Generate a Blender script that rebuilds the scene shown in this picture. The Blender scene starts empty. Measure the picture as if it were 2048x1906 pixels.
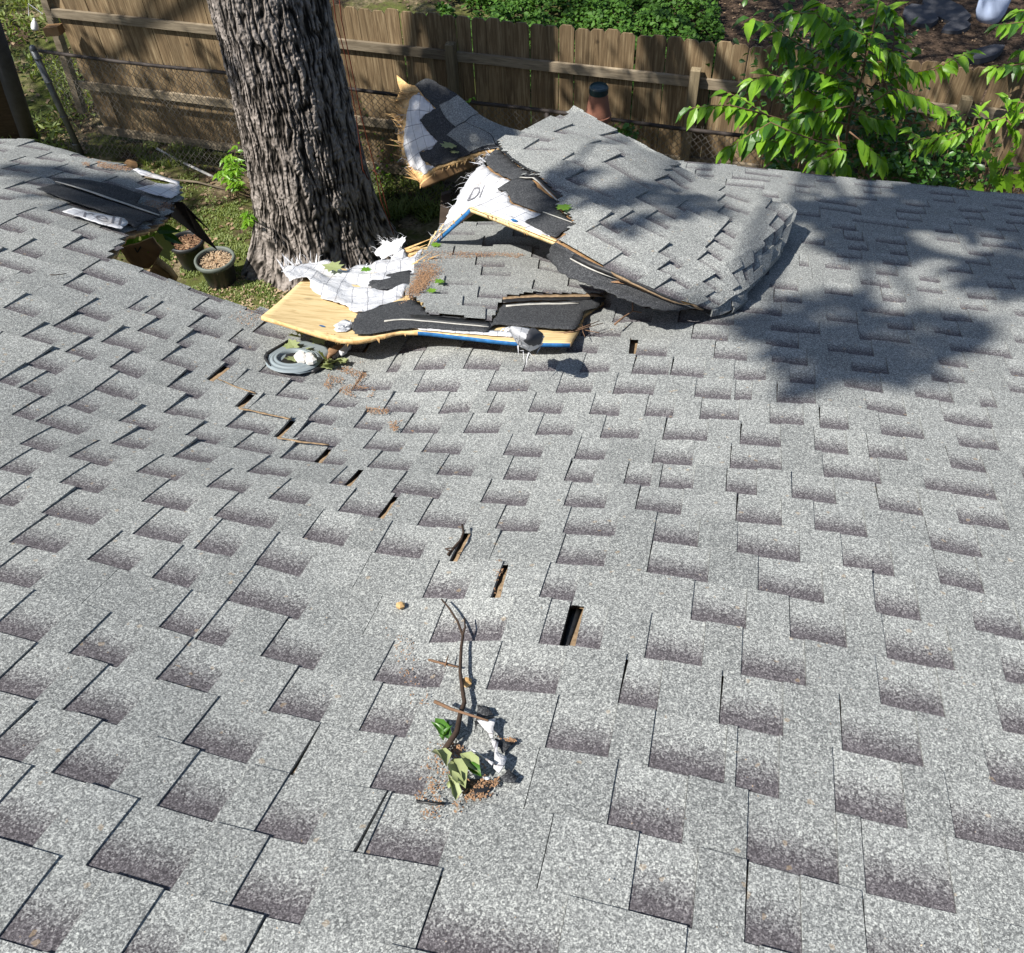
import bpy, math, random
import numpy as np
from mathutils import Vector, Matrix, noise
from mathutils.geometry import delaunay_2d_cdt
random.seed(7); rng = np.random.default_rng(7)
rad = math.radians
C = bpy.context.scene.collection

# ------------------------------------------------------------------ camera, sky, sun
F_PX = 1780.0; PITCH = rad(50.4); ROLL = rad(-3.0)
CAM = np.array([0.0, 0.0, 5.5])
FWD = np.array([0, math.cos(PITCH), -math.sin(PITCH)])
_up = np.array([0, math.sin(PITCH), math.cos(PITCH)]); _rt = np.array([1.0, 0, 0])
RT = _rt*math.cos(ROLL) + _up*math.sin(ROLL)
UP = -_rt*math.sin(ROLL) + _up*math.cos(ROLL)
cd = bpy.data.cameras.new('camera'); cam = bpy.data.objects.new('camera', cd); C.objects.link(cam)
cd.sensor_width = 36; cd.lens = F_PX/2048*36; cd.clip_start = 0.05; cd.clip_end = 300
B_ = -FWD
cam.matrix_world = Matrix(((RT[0], UP[0], B_[0], CAM[0]), (RT[1], UP[1], B_[1], CAM[1]), (RT[2], UP[2], B_[2], CAM[2]), (0, 0, 0, 1)))
sc = bpy.context.scene; sc.camera = cam
SAZ, SEL = rad(25), rad(52)
L = np.array([math.cos(SAZ)*math.cos(SEL), math.sin(SAZ)*math.cos(SEL), -math.sin(SEL)])   # light travels along L
w = bpy.data.worlds.new("World"); sc.world = w; w.use_nodes = True
nt = w.node_tree; sky = nt.nodes.new('ShaderNodeTexSky'); sky.sky_type = 'NISHITA'; sky.sun_disc = False
sky.sun_elevation = SEL; sky.sun_rotation = math.atan2(-L[0], -L[1])
bg = nt.nodes['Background']; nt.links.new(sky.outputs[0], bg.inputs[0]); bg.inputs[1].default_value = 0.075
sd = bpy.data.lights.new('sun', 'SUN'); sd.energy = 5.0; sd.angle = rad(0.55); sd.color = (1, .955, .88)
sun = bpy.data.objects.new('sun', sd); C.objects.link(sun); sun.location = (-6, -3, 12)
sun.rotation_euler = Vector(L).to_track_quat('-Z', 'Y').to_euler()
vs = sc.view_settings; vs.view_transform = 'Standard'; vs.look = 'None'; vs.gamma = 1; vs.use_curve_mapping = False
vs.exposure = 0.86

# ------------------------------------------------------------------ geometry frames
AR, AB = rad(-16), rad(17)
HX = np.array([math.cos(AR), math.sin(AR), 0.0])
DV = np.array([-math.sin(AR)*math.cos(AB), math.cos(AR)*math.cos(AB), -math.sin(AB)])
NN = np.cross(HX, DV)
HH = 1.3715
AF = rad(-18.9); FD = np.array([math.cos(AF), math.sin(AF), 0.0]); FN = np.array([-math.sin(AF), math.cos(AF), 0.0])
def ray(x, y): return RT*(x-1024)/F_PX - UP*(y-953)/F_PX + FWD
def P(x, y, n=0.0):                       # a surveyed point at height n over the undamaged roof plane
    r = ray(x, y); return CAM + r*((n-HH)/(r@NN))
def Y(x, y, d):                           # at horizontal distance d
    r = ray(x, y); return CAM + r*(d/r[1])
def G(x, y, z=0.0):
    r = ray(x, y); return CAM + r*((z-CAM[2])/r[2])
def FP(s, z, d=8.1): return FD*s + FN*d + np.array([0, 0, z])
def proj(p):
    q = p-CAM; wv = q@FWD; return 1024+F_PX*(q@RT)/wv, 953-F_PX*(q@UP)/wv

# sag of the roof: surveyed heights over the plane (u along the eave, v down the slope)
SURV = """-2.93 3.25 .056;-2.72 2.96 .012;-2.51 2.68 -.015;-2.29 2.39 -.048;-2.08 2.11 -.065;-1.97 1.96 -.073;-1.85 1.82 -.068;-1.63 1.53 -.048;-1.4 1.25 -.022;-1.17 .96 -.014;-1.06 .82 0;-.83 .53 .01;
-2.26 3.11 -.07;-2.18 2.96 -.1;-2.09 2.82 -.108;-2 2.68 -.115;-1.91 2.54 -.127;-1.82 2.39 -.141;-1.74 2.25 -.15;-1.64 2.11 -.142;-1.55 1.96 -.114;-1.45 1.82 -.086;-2 2.96 -.126;-1.28 1.82 -.094;-1.7 2.54 -.174;-1.99 3.11 -.132;
-1.55 2.39 -.19;-1.27 1.96 -.122;-1.71 2.82 -.189;-1.46 2.39 -.188;-1.74 2.96 -.185;-1.09 1.82 -.096;-1.73 3.11 -.196;-1.23 2.11 -.158;-1.44 2.54 -.206;-1.23 2.25 -.18;-1.08 1.96 -.118;-1.42 2.68 -.213;-1.22 2.39 -.194;
-1.25 2.54 -.212;-1.11 2.25 -.184;-.88 1.82 -.098;-1.24 2.68 -.223;-.97 2.11 -.149;-.54 1.1 -.075;-.56 1.25 -.08;-.77 1.82 -.095;-.53 1.25 -.08;-.55 1.39 -.1;-.65 1.82 -.095;-.85 2.96 -.125;-.81 2.82 -.142;
-.76 2.68 -.149;-.72 2.54 -.15;-.68 2.39 -.145;-.64 2.25 -.129;-.6 2.11 -.11;-.56 1.96 -.096;-.52 1.82 -.083;-.17 .82 .01;-.26 1.53 -.01;-.15 1.1 .004;-.25 1.68 -.021;-.23 1.82 -.034;-.08 1.25 .0;
.05 2.54 -.039;.04 2.82 -.036;.08 3.11 -.022;.15 2.25 -.03;.15 2.82 -.022;.18 1.82 0;.17 2.39 -.028;.19 2.11 -.012;.21 1.96 -.004;.58 2.96 0;.55 2.54 0;.53 2.25 .002;.5 1.96 .01;.48 1.68 .005;.45 1.39 .008;.43 1.1 .005;.42 .96 0"""
_s = [tuple(map(float, q.split())) for q in SURV.replace('\n', '').split(';')]
for u in (1.0, 1.8, 2.6, 3.6):
    for v in (.3, 1.2, 2.1, 3.0, 4.0, 4.9, 5.6): _s.append((u, v, 0))
for u in (-1.6, -.9, -.2, .5): _s.append((u, -.1, 0))
_s += [(-2.4, .6, 0), (-3.4, 1.4, 0), (-4.6, 2.2, 0), (-5.4, 3.4, .02), (.45, 3.6, -.01), (.2, 4.2, 0), (-.1, 5.0, 0), (-.3, 5.6, 0), (.4, 5.6, 0),
       (-.3, 3.5, -.06), (-.8, 3.6, -.15), (-1.4, 3.7, -.22), (-2.0, 3.8, -.2)]
def _px(x, y, n): 
    q = P(x, y, n)-CAM; return (q@HX, q@DV, n)
_s += [_px(*a) for a in ((0, 278, .05), (60, 279, .05), (145, 302, .04), (250, 340, .0), (340, 375, -.05), (80, 340, .05), (180, 380, .02), (330, 430, -.09), (240, 450, -.02))]
_s = np.array(_s)
def _tps(d2): return 0.5*d2*np.log(d2+1e-12)
_d2 = ((_s[:, None, :2]-_s[None, :, :2])**2).sum(-1); _n = len(_s)
_A = np.zeros((_n+3, _n+3)); _A[:_n, :_n] = _tps(_d2)+np.eye(_n)*0.01; _A[:_n, _n] = 1; _A[:_n, _n+1:] = _s[:, :2]; _A[_n:, :_n] = _A[:_n, _n:].T
_w = np.linalg.solve(_A, np.append(_s[:, 2], [0, 0, 0]))
CREST = np.array([_px(*a)[:2] for a in ((-60, 272, .05), (0, 274, .05), (60, 276, .05), (105, 286, .05), (145, 299, .04), (250, 335, 0.0), (300, 352, -.02), (358, 375, -.05))])
def nf(u, v):
    u = np.atleast_1d(np.asarray(u, float)); v = np.atleast_1d(np.asarray(v, float))
    d2 = (u[:, None]-_s[None, :, 0])**2+(v[:, None]-_s[None, :, 1])**2
    n = _tps(d2)@_w[:_n]+_w[_n]+_w[_n+1]*u+_w[_n+2]*v
    o = np.argsort(CREST[:, 0]); vc = np.interp(u, CREST[o, 0], CREST[o, 1])
    ex = np.clip(v-vc+.06, 0, 9)*np.clip((CREST[-3, 0]+.05-u)/.3, 0, 1)
    n = n-1.1*ex**1.35
    n += .0035*np.sin(u*9.1+1.3*v)*np.sin(v*7.3+u)
    return n
def W(u, v, off=0.0):
    u = np.atleast_1d(np.asarray(u, float)); v = np.atleast_1d(np.asarray(v, float)); e = .02
    n0 = nf(u, v); du = (nf(u+e, v)-n0)/e; dv = (nf(u, v+e)-n0)/e
    nn = NN[None]-du[:, None]*HX-dv[:, None]*DV; nn /= np.linalg.norm(nn, axis=1)[:, None]
    return CAM+u[:, None]*HX+v[:, None]*DV+(n0-HH)[:, None]*NN+nn*np.asarray(off).reshape(-1, 1)
def UV(x, y):                              # where a surveyed sight line meets the sagging roof
    n = 0.0
    for _ in range(7):
        q = P(x, y, n)-CAM; u, v = q@HX, q@DV; n = .4*n+.6*float(nf(u, v)[0])
    return u, v
def VK(k): return .39+.143*k

# ------------------------------------------------------------------ materials
def mat(name, rough=.8, spec=.3):
    m = bpy.data.materials.new(name); m.use_nodes = True; t = m.node_tree; b = t.nodes['Principled BSDF']
    b.inputs['Roughness'].default_value = rough; b.inputs['Specular IOR Level'].default_value = spec
    return m, t, b
def nd(t, typ, **k):
    n = t.nodes.new(typ)
    for a, v in k.items():
        if a.startswith('_'): n.inputs[a[1:].replace('_', ' ')].default_value = v
        else: setattr(n, a, v)
    return n
def ramp(t, fac, stops):
    r = t.nodes.new('ShaderNodeValToRGB'); e = r.color_ramp.elements
    while len(e) < len(stops): e.new(.5)
    for i, (p, c) in enumerate(stops): e[i].position = p; e[i].color = (*c, 1) if len(c) == 3 else c
    t.links.new(fac, r.inputs[0]); return r.outputs[0]
def g(v): return (v, v, v)
def mix(t, fac, a, b, mode='MIX'):
    n = t.nodes.new('ShaderNodeMix'); n.data_type = 'RGBA'; n.blend_type = mode
    for s, v in ((0, fac), (6, a), (7, b)):
        if isinstance(v, (int, float)): n.inputs[s].default_value = v
        elif isinstance(v, tuple): n.inputs[s].default_value = (*v, 1)
        else: t.links.new(v, n.inputs[s])
    return n.outputs[2]
def math_(t, op, a, b=0.0, clamp=False):
    n = t.nodes.new('ShaderNodeMath'); n.operation = op; n.use_clamp = clamp
    for i, v in enumerate((a, b)):
        if isinstance(v, (int, float)): n.inputs[i].default_value = v
        else: t.links.new(v, n.inputs[i])
    return n.outputs[0]
def coords(t, scale=(1, 1, 1), gen='Object', rot=(0, 0, 0)):
    c = t.nodes.new('ShaderNodeTexCoord'); m = t.nodes.new('ShaderNodeMapping'); m.inputs['Scale'].default_value = scale; m.inputs['Rotation'].default_value = rot
    t.links.new(c.outputs[gen], m.inputs[0]); return m.outputs[0]
def noise_(t, vec, scale, detail=3, rough=.55, dist=0):
    n = nd(t, 'ShaderNodeTexNoise', _Scale=scale, _Detail=detail, _Roughness=rough, _Distortion=dist); t.links.new(vec, n.inputs['Vector']); return n.outputs[0]
def voro(t, vec, scale, feature='F1', out='Color'):
    n = nd(t, 'ShaderNodeTexVoronoi', feature=feature, _Scale=scale); t.links.new(vec, n.inputs['Vector']); return n.outputs[out]
def bump(t, b, h, strength=.4, dist=.01):
    n = nd(t, 'ShaderNodeBump', _Strength=strength, _Distance=dist); t.links.new(h, n.inputs['Height']); t.links.new(n.outputs[0], b.inputs['Normal'])
def sep(t, col):
    n = t.nodes.new('ShaderNodeSeparateColor'); t.links.new(col, n.inputs[0]); return n.outputs

def granule_mat(name, dark=False):
    m, t, b = mat(name, .93, .2)
    v = coords(t)
    c1 = sep(t, voro(t, v, 520))[0]; c2 = sep(t, voro(t, v, 300))[1]; c3 = noise_(t, v, 170, 2, .6)
    s = math_(t, 'ADD', math_(t, 'MULTIPLY', c1, .44), math_(t, 'MULTIPLY', c2, .40))
    s = math_(t, 'ADD', s, math_(t, 'MULTIPLY', c3, .34))
    s = math_(t, 'ADD', math_(t, 'MULTIPLY', math_(t, 'SUBTRACT', s, .59), .62), .568)
    if dark:
        col = ramp(t, s, [(.3, (.012, .013, .015)), (.62, (.04, .042, .046)), (.86, (.14, .145, .15)), (1, (.34, .34, .33))])
    else:
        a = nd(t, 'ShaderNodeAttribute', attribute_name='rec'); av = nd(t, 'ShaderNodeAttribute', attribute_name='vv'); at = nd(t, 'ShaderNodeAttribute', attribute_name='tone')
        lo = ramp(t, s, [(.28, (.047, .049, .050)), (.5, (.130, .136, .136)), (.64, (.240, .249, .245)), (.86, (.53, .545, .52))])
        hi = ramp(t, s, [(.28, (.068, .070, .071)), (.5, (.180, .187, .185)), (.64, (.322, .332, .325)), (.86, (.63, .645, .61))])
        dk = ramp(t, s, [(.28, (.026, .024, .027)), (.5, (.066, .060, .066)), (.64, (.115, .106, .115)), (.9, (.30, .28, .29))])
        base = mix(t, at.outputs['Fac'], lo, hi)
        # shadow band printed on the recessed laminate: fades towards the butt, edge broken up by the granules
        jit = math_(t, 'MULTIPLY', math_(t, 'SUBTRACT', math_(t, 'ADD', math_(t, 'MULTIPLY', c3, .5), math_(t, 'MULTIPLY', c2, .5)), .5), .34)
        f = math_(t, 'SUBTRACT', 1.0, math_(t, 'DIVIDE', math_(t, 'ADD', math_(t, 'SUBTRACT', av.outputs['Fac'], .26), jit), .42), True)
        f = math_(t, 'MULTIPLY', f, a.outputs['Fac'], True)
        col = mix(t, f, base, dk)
        wv = noise_(t, v, 2.3, 3, .6)
        col = mix(t, .5, col, mix(t, wv, (.80, .82, .83), (1.0, .99, .955)), 'MULTIPLY')
        odd = math_(t, 'GREATER_THAN', sep(t, voro(t, v, 110))[2], .996)
        col = mix(t, math_(t, 'MULTIPLY', odd, .35), col, (.34, .25, .15))
    t.links.new(col, b.inputs['Base Color'])
    bump(t, b, s, .35, .003)
    return m
M = {}
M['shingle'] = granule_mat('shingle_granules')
M['headlap'] = granule_mat('dark_headlap_granules', True)
def wood(name, c0, c1, c2, grain=(22, 22, 1.2), rough=.8, knots=True, bumpy=.3, dirt=None):
    m, t, b = mat(name, rough, .25)
    oi = nd(t, 'ShaderNodeObjectInfo'); v0 = coords(t)
    va = nd(t, 'ShaderNodeVectorMath', operation='ADD'); cmb = nd(t, 'ShaderNodeCombineXYZ')
    r = math_(t, 'MULTIPLY', oi.outputs['Random'], 37.0)
    for i in range(3): t.links.new(r, cmb.inputs[i])
    t.links.new(v0, va.inputs[0]); t.links.new(cmb.outputs[0], va.inputs[1])
    mp = nd(t, 'ShaderNodeMapping'); mp.inputs['Scale'].default_value = grain; t.links.new(va.outputs[0], mp.inputs[0])
    n = noise_(t, mp.outputs[0], 1.6, 6, .65, 1.2)
    n2 = noise_(t, va.outputs[0], 3.2, 4, .6)
    col = ramp(t, n, [(.32, c0), (.5, c1), (.68, c2)])
    col = mix(t, math_(t, 'MULTIPLY', n2, .75), col, mix(t, .5, c0, c1), 'MIX')
    vr = mix(t, oi.outputs['Random'], g(.72), g(1.15)); col = mix(t, 1.0, col, vr, 'MULTIPLY')
    if knots:
        k = voro(t, va.outputs[0], 3.1, out='Distance'); kk = ramp(t, k, [(.03, g(.25)), (.09, g(1.0))]); col = mix(t, .8, col, kk, 'MULTIPLY')
    t.links.new(col, b.inputs['Base Color']); bump(t, b, n, bumpy, .004)
    return m
M['fence'] = wood('weathered_fence_wood', (.055, .037, .020), (.215, .15, .083), (.42, .33, .20))
M['rail'] = wood('weathered_rail_wood', (.12, .095, .065), (.25, .205, .145), (.38, .32, .235), grain=(2, 2, 24))
M['post'] = wood('treated_post_wood', (.10, .078, .05), (.21, .17, .105), (.33, .27, .18))
M['ply'] = wood('pale_plywood', (.36, .24, .10), (.66, .50, .26), (.78, .63, .37), grain=(4, 26, 4), knots=True, bumpy=.1)
M['splinter'] = wood('splintered_wood', (.34, .19, .07), (.58, .38, .17), (.74, .55, .30), grain=(20, 20, 20), knots=False)
M['oldply'] = wood('old_brown_plywood', (.13, .075, .035), (.26, .155, .075), (.36, .23, .12), grain=(3, 14, 3))
M['darkwood'] = wood('dark_rotten_wood', (.018, .012, .009), (.045, .032, .024), (.08, .06, .045), grain=(3, 3, 18))
def flat(name, col, rough=.7, spec=.3, nscale=30, var=.25, metal=0):
    m, t, b = mat(name, rough, spec); v = coords(t); n = noise_(t, v, nscale, 4, .6)
    c = mix(t, n, tuple(x*(1-var) for x in col), tuple(min(1, x*(1+var)) for x in col)); t.links.new(c, b.inputs['Base Color']); b.inputs['Metallic'].default_value = metal
    bump(t, b, n, .15, .004); return m
M['blue'] = flat('blue_sheet_edge_paint', (.02, .11, .27), .8, .2, 45, .9)
M['red'] = flat('red_sheet_mark', (.5, .03, .03))
M['nail'] = flat('white_nail_line', (.38, .37, .34), .8, .2, 60, .45)
M['tar_and_shade'] = flat('black_sealant_and_shade', (.012, .012, .013), .5, .5)  # sealant and felt black; also paints the darkness of gaps and holes
M['tan'] = flat('tan_exposed_felt', (.24, .17, .105), .95, .1, 90, .8)
M['dust'] = flat('reddish_sawdust', (.24, .145, .085), 1, .1, 260, .85)
M['ink'] = flat('grey_print', (.16, .16, .175), .8, .2, 40, .3)
M['terra'] = flat('terracotta_clay', (.26, .115, .075), .8, .3, 12, .2)
M['dkgreen'] = flat('dark_green_plastic', (.010, .03, .035), .45, .5)
M['blackpot'] = flat('black_plastic', (.018, .019, .02), .45, .5)
M['greyrim'] = flat('grey_green_plastic', (.10, .115, .10), .6, .4, 12, .5)
M['chips'] = flat('wood_chip_mulch', (.30, .20, .12), .95, .1, 60, .8)
M['mulchA'] = flat('pale_mulch', (.36, .27, .18), .9, .1, 60, .5)
M['mulchB'] = flat('brown_mulch', (.16, .09, .055), .9, .1, 60, .5)
M['galv'] = flat('weathered_galvanised_steel', (.13, .14, .145), .5, .5, 15, .35, .5)
M['wire'] = flat('rusty_chain_link_wire', (.14, .13, .12), .6, .4, 40, .5, .4)
M['railrust'] = flat('dark_rusted_pipe', (.035, .028, .025), .7, .3, 30, .7)
M['flash'] = flat('grey_plastic_flashing', (.20, .235, .25), .45, .45, 14, .25)
M['white'] = flat('white_plastic', (.7, .7, .7), .5, .4, 10, .1)
M['bluewhite'] = flat('pale_blue_plastic', (.42, .50, .68), .5, .4, 8, .1)
M['rope'] = flat('rust_red_rope', (.11, .030, .018), .9, .1, 80, .5)
M['twig'] = flat('dark_twig_bark', (.045, .03, .022), .9, .2, 60, .5)
M['barktwig'] = flat('brown_twig_bark', (.15, .09, .055), .9, .2, 40, .5)
M['pipe'] = flat('white_pipe', (.62, .6, .56), .6, .4, 15, .3)
M['slate'] = flat('dark_slate_slab', (.045, .047, .055), .8, .3, 9, .5)
def under_mat():
    m, t, b = mat('white_underlayment', .55, .35)
    uvn = nd(t, 'ShaderNodeUVMap'); v = uvn.outputs[0]
    nz = nd(t, 'ShaderNodeTexNoise', _Scale=3.0, _Detail=3.0); t.links.new(v, nz.inputs['Vector'])
    mx = nd(t, 'ShaderNodeVectorMath', operation='MULTIPLY_ADD'); t.links.new(nz.outputs['Color'], mx.inputs[0]); mx.inputs[1].default_value = (.03, .03, 0); t.links.new(v, mx.inputs[2])
    sx = nd(t, 'ShaderNodeSeparateXYZ'); t.links.new(mx.outputs[0], sx.inputs[0])
    def line(o, per, wd):
        f = math_(t, 'FRACT', math_(t, 'DIVIDE', o, per)); return math_(t, 'LESS_THAN', f, wd/per)
    l = math_(t, 'MAXIMUM', line(sx.outputs[0], .075, .0035), line(sx.outputs[1], .075, .0035))
    v3 = coords(t); wr = noise_(t, v3, 22, 5, .62, .8)
    col = mix(t, wr, (.42, .43, .46), (.63, .635, .65)); col = mix(t, math_(t, 'MULTIPLY', l, .8), col, (.12, .12, .14))
    ax = nd(t, 'ShaderNodeTexNoise', _Scale=9.0, _Detail=4.0); t.links.new(v3, ax.inputs['Vector'])
    st = ramp(t, ax.outputs[0], [(.55, g(0)), (.75, g(1))]); col = mix(t, math_(t, 'MULTIPLY', st, .35), col, (.45, .36, .26))
    t.links.new(col, b.inputs['Base Color']); bump(t, b, wr, .8, .012); return m
M['under'] = under_mat()
def leaf_mat(name, c0, c1, trans=.35, rough=.38, spec=.5):
    m, t, b = mat(name, rough, spec); oi = nd(t, 'ShaderNodeObjectInfo'); v = coords(t)
    gi = nd(t, 'ShaderNodeNewGeometry'); r = math_(t, 'FRACT', math_(t, 'ADD', gi.outputs['Random Per Island'], oi.outputs['Random']))
    n = noise_(t, v, 18, 3)
    col = mix(t, math_(t, 'MULTIPLY', math_(t, 'ADD', r, n), .62, True), c0, c1); t.links.new(col, b.inputs['Base Color'])
    tr = nd(t, 'ShaderNodeBsdfTranslucent'); t.links.new(mix(t, 1.0, col, (1.3, 1.25, .35), 'MULTIPLY'), tr.inputs[0])
    ms = nd(t, 'ShaderNodeMixShader', _Fac=trans); t.links.new(b.outputs[0], ms.inputs[1]); t.links.new(tr.outputs[0], ms.inputs[2])
    t.links.new(ms.outputs[0], t.nodes['Material Output'].inputs[0]); return m
M['leaf'] = leaf_mat('glossy_green_leaf', (.06, .19, .012), (.24, .44, .035), .45)
M['leafdark'] = leaf_mat('dark_green_leaf', (.015, .06, .008), (.07, .18, .022), .3)
M['ivy'] = leaf_mat('ivy_leaf', (.014, .05, .008), (.07, .16, .02), .2, .6, .25)
M['grass'] = leaf_mat('grass_blade', (.07, .12, .02), (.22, .27, .07), .3, .6)
M['deadleaf'] = leaf_mat('dry_leaf', (.10, .06, .035), (.34, .24, .145), .15, .8)
M['paleleaf'] = leaf_mat('pale_wilted_leaf', (.17, .21, .08), (.33, .37, .18), .2, .6)
M['oakleaf'] = leaf_mat('oak_canopy_leaf', (.03, .09, .01), (.07, .16, .02), .2)
def ground_mat():
    m, t, b = mat('yard_soil_and_moss', .95, .1); v = coords(t)
    n1 = noise_(t, v, .9, 5, .6); n2 = noise_(t, v, 14, 6, .7); n3 = sep(t, voro(t, v, 38))[0]
    soil = mix(t, n3, (.022, .015, .010), (.095, .065, .045)); moss = mix(t, n2, (.035, .045, .012), (.12, .135, .038))
    straw = mix(t, n3, (.10, .08, .045), (.27, .22, .14))
    c = mix(t, ramp(t, math_(t, 'ADD', n1, math_(t, 'MULTIPLY', math_(t, 'SUBTRACT', n2, .5), .5)), [(.40, g(0)), (.56, g(1))]), soil, moss)
    n4 = noise_(t, v, 1.7, 4, .6); c = mix(t, ramp(t, n4, [(.52, g(0)), (.66, g(.8))]), c, straw)
    sx = nd(t, 'ShaderNodeSeparateXYZ'); t.links.new(coords(t), sx.inputs[0]); fr = math_(t, 'ADD', sx.outputs[0], math_(t, 'MULTIPLY', n1, 2.0))
    fr = math_(t, 'MULTIPLY', math_(t, 'SUBTRACT', fr, 2.7), 1.2, True); c = mix(t, fr, c, soil)
    t.links.new(c, b.inputs['Base Color']); bump(t, b, n2, .9, .03); return m
M['ground'] = ground_mat()
def bark_mat():
    m, t, b = mat('oak_bark', .95, .15); a = nd(t, 'ShaderNodeAttribute', attribute_name='ridge')
    v = coords(t, (1, 1, .35)); n = noise_(t, v, 26, 6, .7, .6); n2 = noise_(t, v, 2.2, 4, .6)
    h = math_(t, 'ADD', math_(t, 'MULTIPLY', a.outputs['Fac'], .75), math_(t, 'MULTIPLY', n, .5))
    col = ramp(t, h, [(.30, (.011, .010, .009)), (.48, (.060, .053, .047)), (.70, (.17, .152, .138)), (1.0, (.33, .30, .28))])
    col = mix(t, math_(t, 'MULTIPLY', n2, .5), col, mix(t, 1.0, col, (.95, .86, .78), 'MULTIPLY'))
    t.links.new(col, b.inputs['Base Color']); bump(t, b, h, .9, .03); return m
M['bark'] = bark_mat()

# ------------------------------------------------------------------ object helpers
def meshdata(name, verts, faces, mats, mi=None, uvs=None, attrs=None, smooth=True):
    me = bpy.data.meshes.new(name); me.from_pydata([tuple(map(float, v)) for v in verts], [], faces)
    for m_ in (mats if isinstance(mats, (list, tuple)) else [mats]): me.materials.append(m_)
    if mi is not None: me.polygons.foreach_set('material_index', np.asarray(mi, np.int32))
    if uvs is not None:
        lay = me.uv_layers.new(name='UVMap'); li = np.zeros(len(me.loops), np.int32); me.loops.foreach_get('vertex_index', li)
        lay.data.foreach_set('uv', np.asarray(uvs, np.float32)[li].ravel())
    if attrs:
        for k_, a_ in attrs.items():
            at = me.attributes.new(k_, 'FLOAT', 'POINT'); at.data.foreach_set('value', np.asarray(a_, np.float32))
    me.polygons.foreach_set('use_smooth', np.full(len(me.polygons), bool(smooth)))
    me.update(); return me
def link(name, me, parent=None, **props):
    o = bpy.data.objects.new(name, me); C.objects.link(o)
    if parent is not None:
        o.parent = parent; o.matrix_parent_inverse = Matrix.Translation(parent['_b']).inverted()
    for k_, v_ in props.items(): o[k_] = v_
    return o
def obj(name, verts, faces, mats, parent=None, mi=None, uvs=None, attrs=None, smooth=True, **props):
    return link(name, meshdata(name, verts, faces, mats, mi, uvs, attrs, smooth), parent, **props)
THINGS = []
def thing(name, loc, label, cat, group=None):
    o = bpy.data.objects.new(name, None); C.objects.link(o); o.location = tuple(map(float, loc)); o['label'] = label; o['category'] = cat
    o.empty_display_size = .1; o['_b'] = [float(x) for x in loc]; THINGS.append(o)
    if group: o['group'] = group
    return o
class MB:
    def __init__(s): s.v = []; s.f = []; s.mi = []
    def add(s, vs_, fs_, mi=0):
        b = len(s.v); s.v += [tuple(x) for x in vs_]; s.f += [tuple(i+b for i in q) for q in fs_]; s.mi += [mi]*len(fs_); return s
    def box(s, c, ax, ay, az, mi=0):          # centre and three half axes
        c, ax, ay, az = map(np.asarray, (c, ax, ay, az))
        vs_ = [c+a*ax+b*ay+d*az for d in (-1, 1) for b in (-1, 1) for a in (-1, 1)]
        return s.add(vs_, [(0, 2, 3, 1), (4, 5, 7, 6), (0, 1, 5, 4), (2, 6, 7, 3), (0, 4, 6, 2), (1, 3, 7, 5)], mi)
    def tube(s, pts, r, n=8, mi=0, cap=True):
        pts = [np.asarray(p, float) for p in pts]; rs = r if isinstance(r, (list, tuple, np.ndarray)) else [r]*len(pts)
        vs_ = []; up = np.array([.13, .21, .97])
        for i, p in enumerate(pts):
            d = pts[min(i+1, len(pts)-1)]-pts[max(i-1, 0)]; d = d/(np.linalg.norm(d)+1e-9)
            a = np.cross(d, up); a /= np.linalg.norm(a)+1e-9; b = np.cross(d, a)
            vs_ += [p+rs[i]*(math.cos(2*math.pi*j/n)*a+math.sin(2*math.pi*j/n)*b) for j in range(n)]
        fs_ = [(i*n+j, i*n+(j+1) % n, (i+1)*n+(j+1) % n, (i+1)*n+j) for i in range(len(pts)-1) for j in range(n)]
        if cap: fs_ += [tuple(range(n))[::-1], tuple((len(pts)-1)*n+j for j in range(n))]
        return s.add(vs_, fs_, mi)
    def lathe(s, c, prof, n=28, mi=0, axis=(0, 0, 1), cap=True):
        c = np.asarray(c, float); ax = np.asarray(axis, float); ax /= np.linalg.norm(ax); t0 = np.array([1., 0, 0]) if abs(ax[0]) < .8 else np.array([0, 1., 0])
        a = np.cross(ax, t0); a /= np.linalg.norm(a); b = np.cross(ax, a)
        vs_ = [c+ax*z+r*(math.cos(2*math.pi*j/n)*a+math.sin(2*math.pi*j/n)*b) for r, z in prof for j in range(n)]
        fs_ = [(i*n+j, i*n+(j+1) % n, (i+1)*n+(j+1) % n, (i+1)*n+j) for i in range(len(prof)-1) for j in range(n)]
        return s.add(vs_, fs_, mi)
    def build(s, name, mats, parent=None, smooth=False, **props): return obj(name, s.v, s.f, mats, parent, s.mi, smooth=smooth, **props)
def inpoly(x, y, poly):
    x = np.asarray(x); y = np.asarray(y); c = np.zeros(x.shape, bool); n = len(poly)
    for i in range(n):
        x0, y0 = poly[i]; x1, y1 = poly[(i+1) % n]
        if y0 == y1: continue
        k = ((y0 > y) != (y1 > y)) & (x < (x1-x0)*(y-y0)/(y1-y0)+x0); c ^= k
    return c
def rag(poly, edges, amp, step=.02, seed=1):
    """Roughen the named edges of a polygon (list of edge numbers, or 'all')."""
    r = random.Random(seed); out = []
    n = len(poly)
    for i in range(n):
        p, q = poly[i], poly[(i+1) % n]; out.append(tuple(p)); Ln = math.hypot(q[0]-p[0], q[1]-p[1])
        if edges == 'all' or i in edges:
            m_ = int(Ln/step); nx, ny = -(q[1]-p[1])/(Ln+1e-9), (q[0]-p[0])/(Ln+1e-9)
            for j in range(1, m_):
                f = j/m_; a = r.uniform(-amp, amp); out.append((p[0]+(q[0]-p[0])*f+nx*a, p[1]+(q[1]-p[1])*f+ny*a))
    return out
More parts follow.
